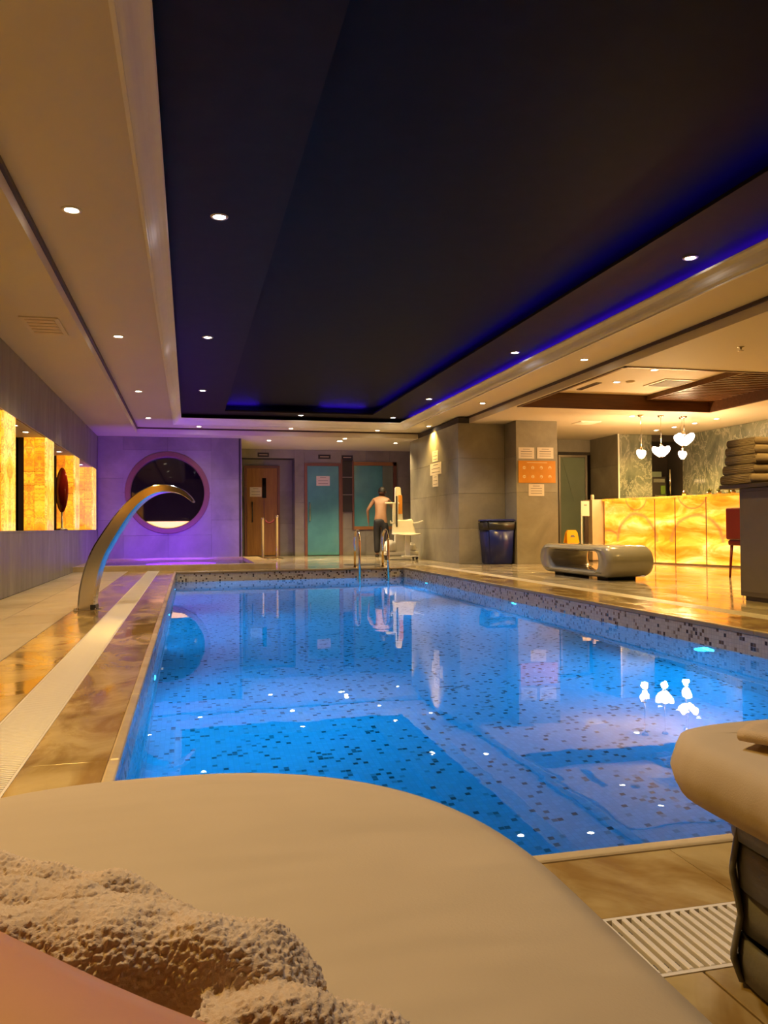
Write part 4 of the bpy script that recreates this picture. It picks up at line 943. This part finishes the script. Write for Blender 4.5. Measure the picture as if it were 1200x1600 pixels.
# pendants: glass petal lamps
petal = None
def pendant(x, y, z, label, nP, tilt, big):
    t_ = thing('pendant_lamp', label, 'pendant lamp', (x, y, ZO), 0, 'glass petal pendants over the bar')
    lathe('ceiling_rose', [(0, -0.035), (0.045, -0.03), (0.055, 0.0)], 'brass_steel', t_, None, 16)
    tube('cord', [(0, 0, -0.03), (0, 0, z-ZO+0.12)], 0.006, 'brass_steel', t_, 8)
    lathe('holder', [(0, 0.13), (0.02, 0.125), (0.028, 0.07), (0.02, 0.06), (0, 0.06)], 'brass_steel', t_, (0, 0, z-ZO), 12)
    for k in range(nP):
        a = 2*math.pi*k/nP+0.4
        pm = lathe_me([(0.0, 0.0), (0.028*big, 0.02*big), (0.050*big, 0.09*big), (0.055*big, 0.15*big), (0.038*big, 0.20*big), (0.0, 0.225*big)], 12)
        s_ = link('petal', pm, 'lamp_glass', t_, (math.cos(a)*0.012*big, math.sin(a)*0.012*big, z-ZO-0.10*big), (-R(tilt)*math.sin(a), R(tilt)*math.cos(a), 0))
    lamp('bulb', 'POINT', (0, 0, z-ZO-0.2*big), 22.0, (1.0, 0.66, 0.28), t_, None, shadow_soft_size=0.06)
pendant(7.746, 12.6, 1.95, 'small glass petal pendant, leftmost over the bar', 2, 30, 0.8)
pendant(8.14, 12.6, 2.01, 'clustered glass petal pendant, second from the left', 5, 38, 1.0)
pendant(8.607, 12.6, 2.24, 'large glass petal pendant hung highest over the bar', 4, 42, 1.2)
pendant(8.67, 12.75, 1.96, 'small glass petal pendant below the highest one', 2, 30, 0.75)

# sign stand, wet-floor sign, spray bottle
st = thing('sign_stand', 'black stand with a small white sign beside the bar end', 'sign stand', (7.38, 14.0, 0))
box('base', (-0.11, -0.09, 0), (0.11, 0.09, 0.02), 'black_plastic', st, 0.003); box('post', (-0.015, -0.01, 0.02), (0.07, 0.02, 0.92), 'black_plastic', st, 0.003); box('rail', (-0.085, -0.012, 0.02), (-0.06, 0.012, 0.92), 'white_metal', st, 0.003)
box('sign_plate', (-0.09, -0.02, 0.88), (0.085, -0.012, 1.17), 'paper', st, 0.002); box('print_line', (-0.03, -0.0215, 1.08), (0.03, -0.0202, 1.10), 'ink', st)
wf_ = thing('wet_floor_sign', 'yellow folding floor sign standing behind the stone bench', 'floor sign', (6.66, 13.15, 0), R(8))
pan = [(-0.15, 0.0), (-0.10, 0.0), (-0.085, 0.04), (0.085, 0.04), (0.10, 0.0), (0.15, 0.0), (0.115, 0.58), (0.08, 0.63), (-0.08, 0.63), (-0.115, 0.58)]
link('front_leaf', prism_me(pan, -0.008, 0.008), 'yellow_plastic', wf_, (0, -0.13, 0), (R(-11), 0, 0)); link('back_leaf', prism_me(pan, -0.008, 0.008), 'yellow_plastic', wf_, (0, 0.13, 0), (R(11), 0, 0))
link('print', prism_me([(-0.05, 0.50), (0.05, 0.50), (0.03, 0.54), (-0.03, 0.54)], -0.0095, -0.0082), 'ink', wf_, (0, -0.13, 0), (R(-11), 0, 0))
sb = thing('spray_bottle', 'small blue spray bottle on the floor by the sign stand', 'bottle', (7.22, 13.95, 0))
lathe('body', [(0, 0), (0.04, 0), (0.042, 0.17), (0.018, 0.23), (0.018, 0.26), (0, 0.26)], 'blue_spray', sb, None, 14); box('trigger', (-0.045, -0.015, 0.255), (0.025, 0.015, 0.30), 'white_plastic', sb, 0.005)

# waste bin
bn2 = thing('waste_bin', 'dark blue waste bin with a black liner against the stone wall', 'bin', (5.535, 13.9, 0))
def tapered(z0, z1, a0, b0, a1, b1, bev=0.02):
    bm = bmesh.new(); v0 = [bm.verts.new((sx*a0, sy*b0, z0)) for sx, sy in ((-1, -1), (1, -1), (1, 1), (-1, 1))]; v1 = [bm.verts.new((sx*a1, sy*b1, z1)) for sx, sy in ((-1, -1), (1, -1), (1, 1), (-1, 1))]
    bm.faces.new(v0); bm.faces.new(v1)
    for k in range(4): bm.faces.new((v0[k], v0[(k+1) % 4], v1[(k+1) % 4], v1[k]))
    bmesh.ops.bevel(bm, geom=bm.edges[:], offset=bev, segments=3, affect='EDGES'); return from_bm(bm, True)
link('body', tapered(0, 0.72, 0.22, 0.2, 0.26, 0.235), 'blue_plastic', bn2)
link('liner', tapered(0.60, 0.80, 0.268, 0.24, 0.282, 0.25, 0.03), 'bin_bag', bn2)
link('rim', tapered(0.79, 0.825, 0.285, 0.253, 0.265, 0.235, 0.012), 'blue_plastic', bn2)

# towel cabinet with stacked towels
cb = thing('towel_cabinet', 'grey towel cabinet at the right picture edge', 'cabinet', (5.37, 5.8, 0))
box('body', (-0.40, -0.9, 0.04), (0.40, 0.64, 1.03), 'cabinet_grey', cb, 0.004); box('plinth', (-0.37, -0.88, 0), (0.37, 0.61, 0.04), 'cabinet_top', cb); box('top', (-0.45, -0.95, 1.032), (0.45, 0.86, 1.07), 'cabinet_top', cb, 0.004)
for k in range(2): box('door', (-0.408, -0.86+k*0.75, 0.08), (-0.40, -0.13+k*0.75, 1.0), 'cabinet_grey', cb, 0.003)
z = 1.073
for i, (lx, ly, hh) in enumerate(((0.52, 0.46, 0.085), (0.50, 0.44, 0.09), (0.50, 0.43, 0.085), (0.46, 0.42, 0.08), (0.44, 0.40, 0.07))):
    tt = thing('folded_towel', 'folded brown towel on the grey cabinet, %s' % ['bottom of the stack', 'second from the bottom', 'third from the bottom', 'fourth from the bottom', 'top of the stack'][i], 'towel', (5.21+random.uniform(-0.02, 0.02), 6.42+random.uniform(-0.02, 0.02), z), R(random.uniform(-3, 3)), 'folded towels on the grey cabinet')
    lay = hh/3
    pts = []
    for k in range(9): a = -math.pi/2+math.pi*k/8; pts.append((lx/2-0.0+0.5*hh*math.cos(a)*0.6, hh/2+hh/2*math.sin(a)))
    for k in range(9): a = math.pi/2+math.pi*k/8; pts.append((-lx/2+0.5*hh*math.cos(a)*0.6, hh/2+hh/2*math.sin(a)))
    link('fold', prism_me(pts, -ly/2, ly/2, 'Y', 0.012, True), 'towel_grey', tt)
    z += hh+0.003
# red chair half hidden behind the cabinet
rc = thing('chair', 'dark red chair half hidden behind the grey cabinet', 'chair', (7.16, 9.0, 0), R(10))
box('seat', (-0.23, -0.23, 0.42), (0.23, 0.23, 0.50), 'red_leather', rc, 0.03, 3); box('backrest', (-0.26, -0.23, 0.50), (-0.20, 0.23, 0.92), 'red_leather', rc, 0.025, 3)
for sx in (-1, 1):
    for sy in (-1, 1): tube('leg', [(sx*0.22, sy*0.20, 0.0), (sx*0.19, sy*0.19, 0.43)], [0.014, 0.02], 'red_leather', rc, 10)

# ------------------------------------------------------------ far end of the pool
ld = thing('pool_ladder', 'polished steel pool ladder at the far pool edge', 'ladder', (3.06, 13.40, 0))
for x in (-0.25, 0.25):
    path = [(x, 0.30, 0.0), (x, 0.30, 0.45)] + [(x, 0.10+0.20*math.cos(a), 0.45+0.20*math.sin(a)) for a in [math.pi*i/10 for i in range(1, 10)]] + [(x, -0.10, 0.45), (x, -0.10, 0.2), (x, -0.09, -0.95)]
    tube('rail', path, 0.021, 'brass_steel', ld, 12); lathe('flange', [(0.045, 0), (0.045, 0.012), (0.022, 0.018), (0.022, 0)], 'brass_steel', ld, (x, 0.30, 0), 16)
for k in range(3): box('tread', (-0.25, -0.16, -0.32-k*0.25), (0.25, -0.07, -0.29-k*0.25), 'steel', ld, 0.005)
mt = thing('floor_mat', 'dark oval mat on the deck behind the ladder', 'mat', (3.14, 14.65, 0.0))
lathe('mat', [(0, 0.012), (0.28, 0.012), (0.30, 0.006), (0.30, 0.0), (0, 0)], 'dark_rubber', mt, None, 32).scale = (1.15, 0.8, 1)
for i, (x, y, hh) in enumerate(((1.62, 18.25, 0.94), (1.93, 18.15, 0.985))):
    s_ = thing('barrier_post', 'slim metal barrier post before the wooden door, %s' % ['left and violet-lit', 'right and taller'][i], 'barrier post', (x, y, 0), 0, 'barrier posts before the wooden door')
    lathe('base', [(0, 0.03), (0.05, 0.03), (0.15, 0.012), (0.155, 0.0), (0, 0)], 'brass_steel', s_, None, 24)
    lathe('post', [(0.032, 0.02), (0.032, hh-0.05), (0.040, hh-0.04), (0.040, hh-0.01), (0.03, hh), (0, hh)], 'brass_steel', s_, None, 18)
tag(tube('barrier_rope', [(1.682, 18.23, 0.88), (1.71, 18.22, 0.83), (1.775, 18.2, 0.81), (1.84, 18.18, 0.84), (1.868, 18.17, 0.89)], 0.016, 'rope_red'), 'short red rope hung between the two barrier posts', 'rope')

# pool lift
lf = thing('pool_lift', 'white wheeled pool lift with a moulded seat by the wing wall', 'pool lift', (4.42, 16.6, 0))
mast = bmesh.new()
a0 = [(-0.13, -0.05, 0.12), (0.10, -0.05, 0.12), (0.10, 0.08, 0.12), (-0.13, 0.08, 0.12)]; a1 = [(-0.11, -0.04, 1.56), (0.0, -0.04, 1.56), (0.0, 0.06, 1.56), (-0.11, 0.06, 1.56)]
v0 = [mast.verts.new(p) for p in a0]; v1 = [mast.verts.new(p) for p in a1]; mast.faces.new(v0); mast.faces.new(v1)
for k in range(4): mast.faces.new((v0[k], v0[(k+1) % 4], v1[(k+1) % 4], v1[k]))
bmesh.ops.bevel(mast, geom=mast.edges[:], offset=0.015, segments=2, affect='EDGES')
ms = link('mast', from_bm(mast), 'white_plastic', lf, (0.0, 0.05, 0))
box('sticker', (-0.055, -0.062, 0.98), (0.03, -0.05, 1.38), 'sticker_orange', ms, 0.002)
box('lift_arm', (-0.36, -0.08, 1.19), (-0.05, -0.03, 1.225), 'white_plastic', lf, 0.008); box('arm_plate', (-0.20, -0.075, 0.78), (-0.12, -0.035, 1.20), 'white_plastic', lf, 0.008)
box('actuator', (-0.13, -0.10, 0.70), (-0.10, -0.075, 1.36), 'black_plastic', lf, 0.006)
seat = bmesh.new(); rows = []
for i in range(15):
    s_ = i/14
    if s_ < 0.5: y, z_ = -0.48+0.38*s_*2, 0.545+0.0*s_
    else: y, z_ = -0.10+0.07*(s_-0.5)*2, 0.545+0.31*((s_-0.5)*2)**0.9
    hw = 0.26 if s_ < 0.5 else 0.26-0.045*(s_-0.5)*2
    if s_ > 0.93: hw -= 0.03
    rows.append([seat.verts.new((hw*(2*j/10-1), y, z_+0.02*abs(2*j/10-1)**3)) for j in range(11)])
for i in range(14):
    for j in range(10): seat.faces.new((rows[i][j], rows[i+1][j], rows[i+1][j+1], rows[i][j+1]))
so = link('seat', from_bm(seat, True), 'white_plastic', lf, (0.03, -0.02, 0)); md = so.modifiers.new('t', 'SOLIDIFY'); md.thickness = 0.025
for sx in (-1, 1): tube('armrest', [(0.03+sx*0.22, -0.08, 0.78), (0.03+sx*0.30, -0.16, 0.79), (0.03+sx*0.35, -0.36, 0.82)], 0.016, 'white_metal', lf, 10)
box('seat_post', (0.02, -0.30, 0.10), (0.12, -0.22, 0.54), 'white_plastic', lf, 0.008); box('footplate', (-0.08, -0.50, 0.07), (0.24, -0.28, 0.10), 'white_plastic', lf, 0.008)
box('chassis', (-0.38, -0.10, 0.10), (0.36, 0.30, 0.17), 'white_plastic', lf, 0.015); link('battery_cover', tapered(0.17, 0.42, 0.13, 0.15, 0.08, 0.10, 0.03), 'white_plastic', lf, (-0.24, 0.05, 0)); link('battery_cover', tapered(0.17, 0.36, 0.11, 0.13, 0.06, 0.08, 0.03), 'white_plastic', lf, (0.25, 0.1, 0))
for x, y in ((-0.34, -0.02), (0.34, -0.02), (-0.34, 0.26), (0.34, 0.26)): link('wheel', lathe_me([(0, -0.02), (0.05, -0.02), (0.06, -0.012), (0.06, 0.012), (0.05, 0.02), (0, 0.02)], 18), 'dark_rubber', lf, (x, y, 0.06), (0, R(90), 0))

# ------------------------------------------------------------ notices and signs
def notice(label, x, y, z, w_, h_, axis='Y', lines=4, group=None):
    t_ = thing('paper_notice', label, 'notice', (x, y, z), 0 if axis == 'Y' else R(-90), group)
    box('sheet', (-w_/2, -0.004, -h_/2), (w_/2, 0.0, h_/2), 'paper', t_)
    for k in range(lines):
        lw = w_*(0.22 if k == 0 else 0.36); zz = h_*0.34-k*h_*0.62/max(1, lines-1)
        box('print_line', (-lw, -0.0052, zz-h_*0.022), (lw, -0.004, zz+h_*0.022), 'ink', t_)
    return t_
notice('white notice taped to the wooden door', 1.62, 20.15, 1.60, 0.29, 0.235, lines=3)
notice('white notice on the teal glass door', 3.26, YF-0.018, 1.865, 0.34, 0.24, lines=3)
notice('cream notice at the upper left above the orange board', 6.03, 13.648, 2.04, 0.31, 0.205)
notice('cream notice at the upper right above the orange board', 6.405, 13.648, 2.045, 0.325, 0.205)
notice('cream notice below the orange board', 6.22, 13.648, 1.36, 0.31, 0.22)
notice('narrow notice at the top of the group on the wing wall', 4.898, 15.63, 2.14, 0.38, 0.22, 'X', 3, 'notices on the wing wall')
notice('wide notice in the middle of the group on the wing wall', 4.898, 15.60, 1.88, 0.76, 0.24, 'X', 3, 'notices on the wing wall')
notice('narrow notice at the bottom of the group on the wing wall', 4.898, 15.63, 1.635, 0.38, 0.24, 'X', 3, 'notices on the wing wall')
ob = thing('rules_board', 'orange pool rules board with eight cream pictograms on the pillar', 'sign board', (6.235, 13.648, 1.695))
box('panel', (-0.37, -0.010, -0.205), (0.37, 0.0, 0.205), 'orange_board', ob, 0.002, 1)
box('title_line', (-0.20, -0.0115, 0.165), (0.20, -0.0102, 0.175), 'icon_cream', ob)
for r_ in range(2):
    for c_ in range(4):
        px, pz = -0.255+c_*0.17, 0.075-r_*0.165
        ic = link('pictogram', lathe_me([(0.0, 0.0), (0.030, 0.0), (0.030, -0.0015), (0.0, -0.0015)], 12, False), 'icon_cream', ob, (px, -0.0102, pz), (R(-90), 0, 0))
        k = (r_*4+c_) % 4
        box('pictogram_detail', (px-(0.02, 0.006, 0.022, 0.014)[k], -0.0128, pz-(0.006, 0.028, 0.02, 0.034)[k]), (px+(0.02, 0.006, 0.008, 0.014)[k], -0.0118, pz+(0.006, 0.02, 0.004, 0.006)[k]), 'orange_board', ob)
for i, (x, y, z_, w_, lb) in enumerate(((1.78, YF-0.001, 2.50, 0.28, 'small dark name plate above the wooden door'), (3.30, YF-0.001, 2.47, 0.31, 'small dark name plate above the teal door'), (3.88, YF-0.001, 2.46, 0.28, 'small dark name plate above the shelf recess'))):
    s_ = thing('name_plate', lb, 'sign', (x, y, z_)); box('plate', (-w_/2, -0.012, -0.055), (w_/2, 0.0, 0.055), 'dark_niche', s_, 0.002, 1); box('print_line', (-w_*0.36, -0.0132, -0.008), (w_*0.36, -0.0121, 0.008), 'icon_cream', s_)
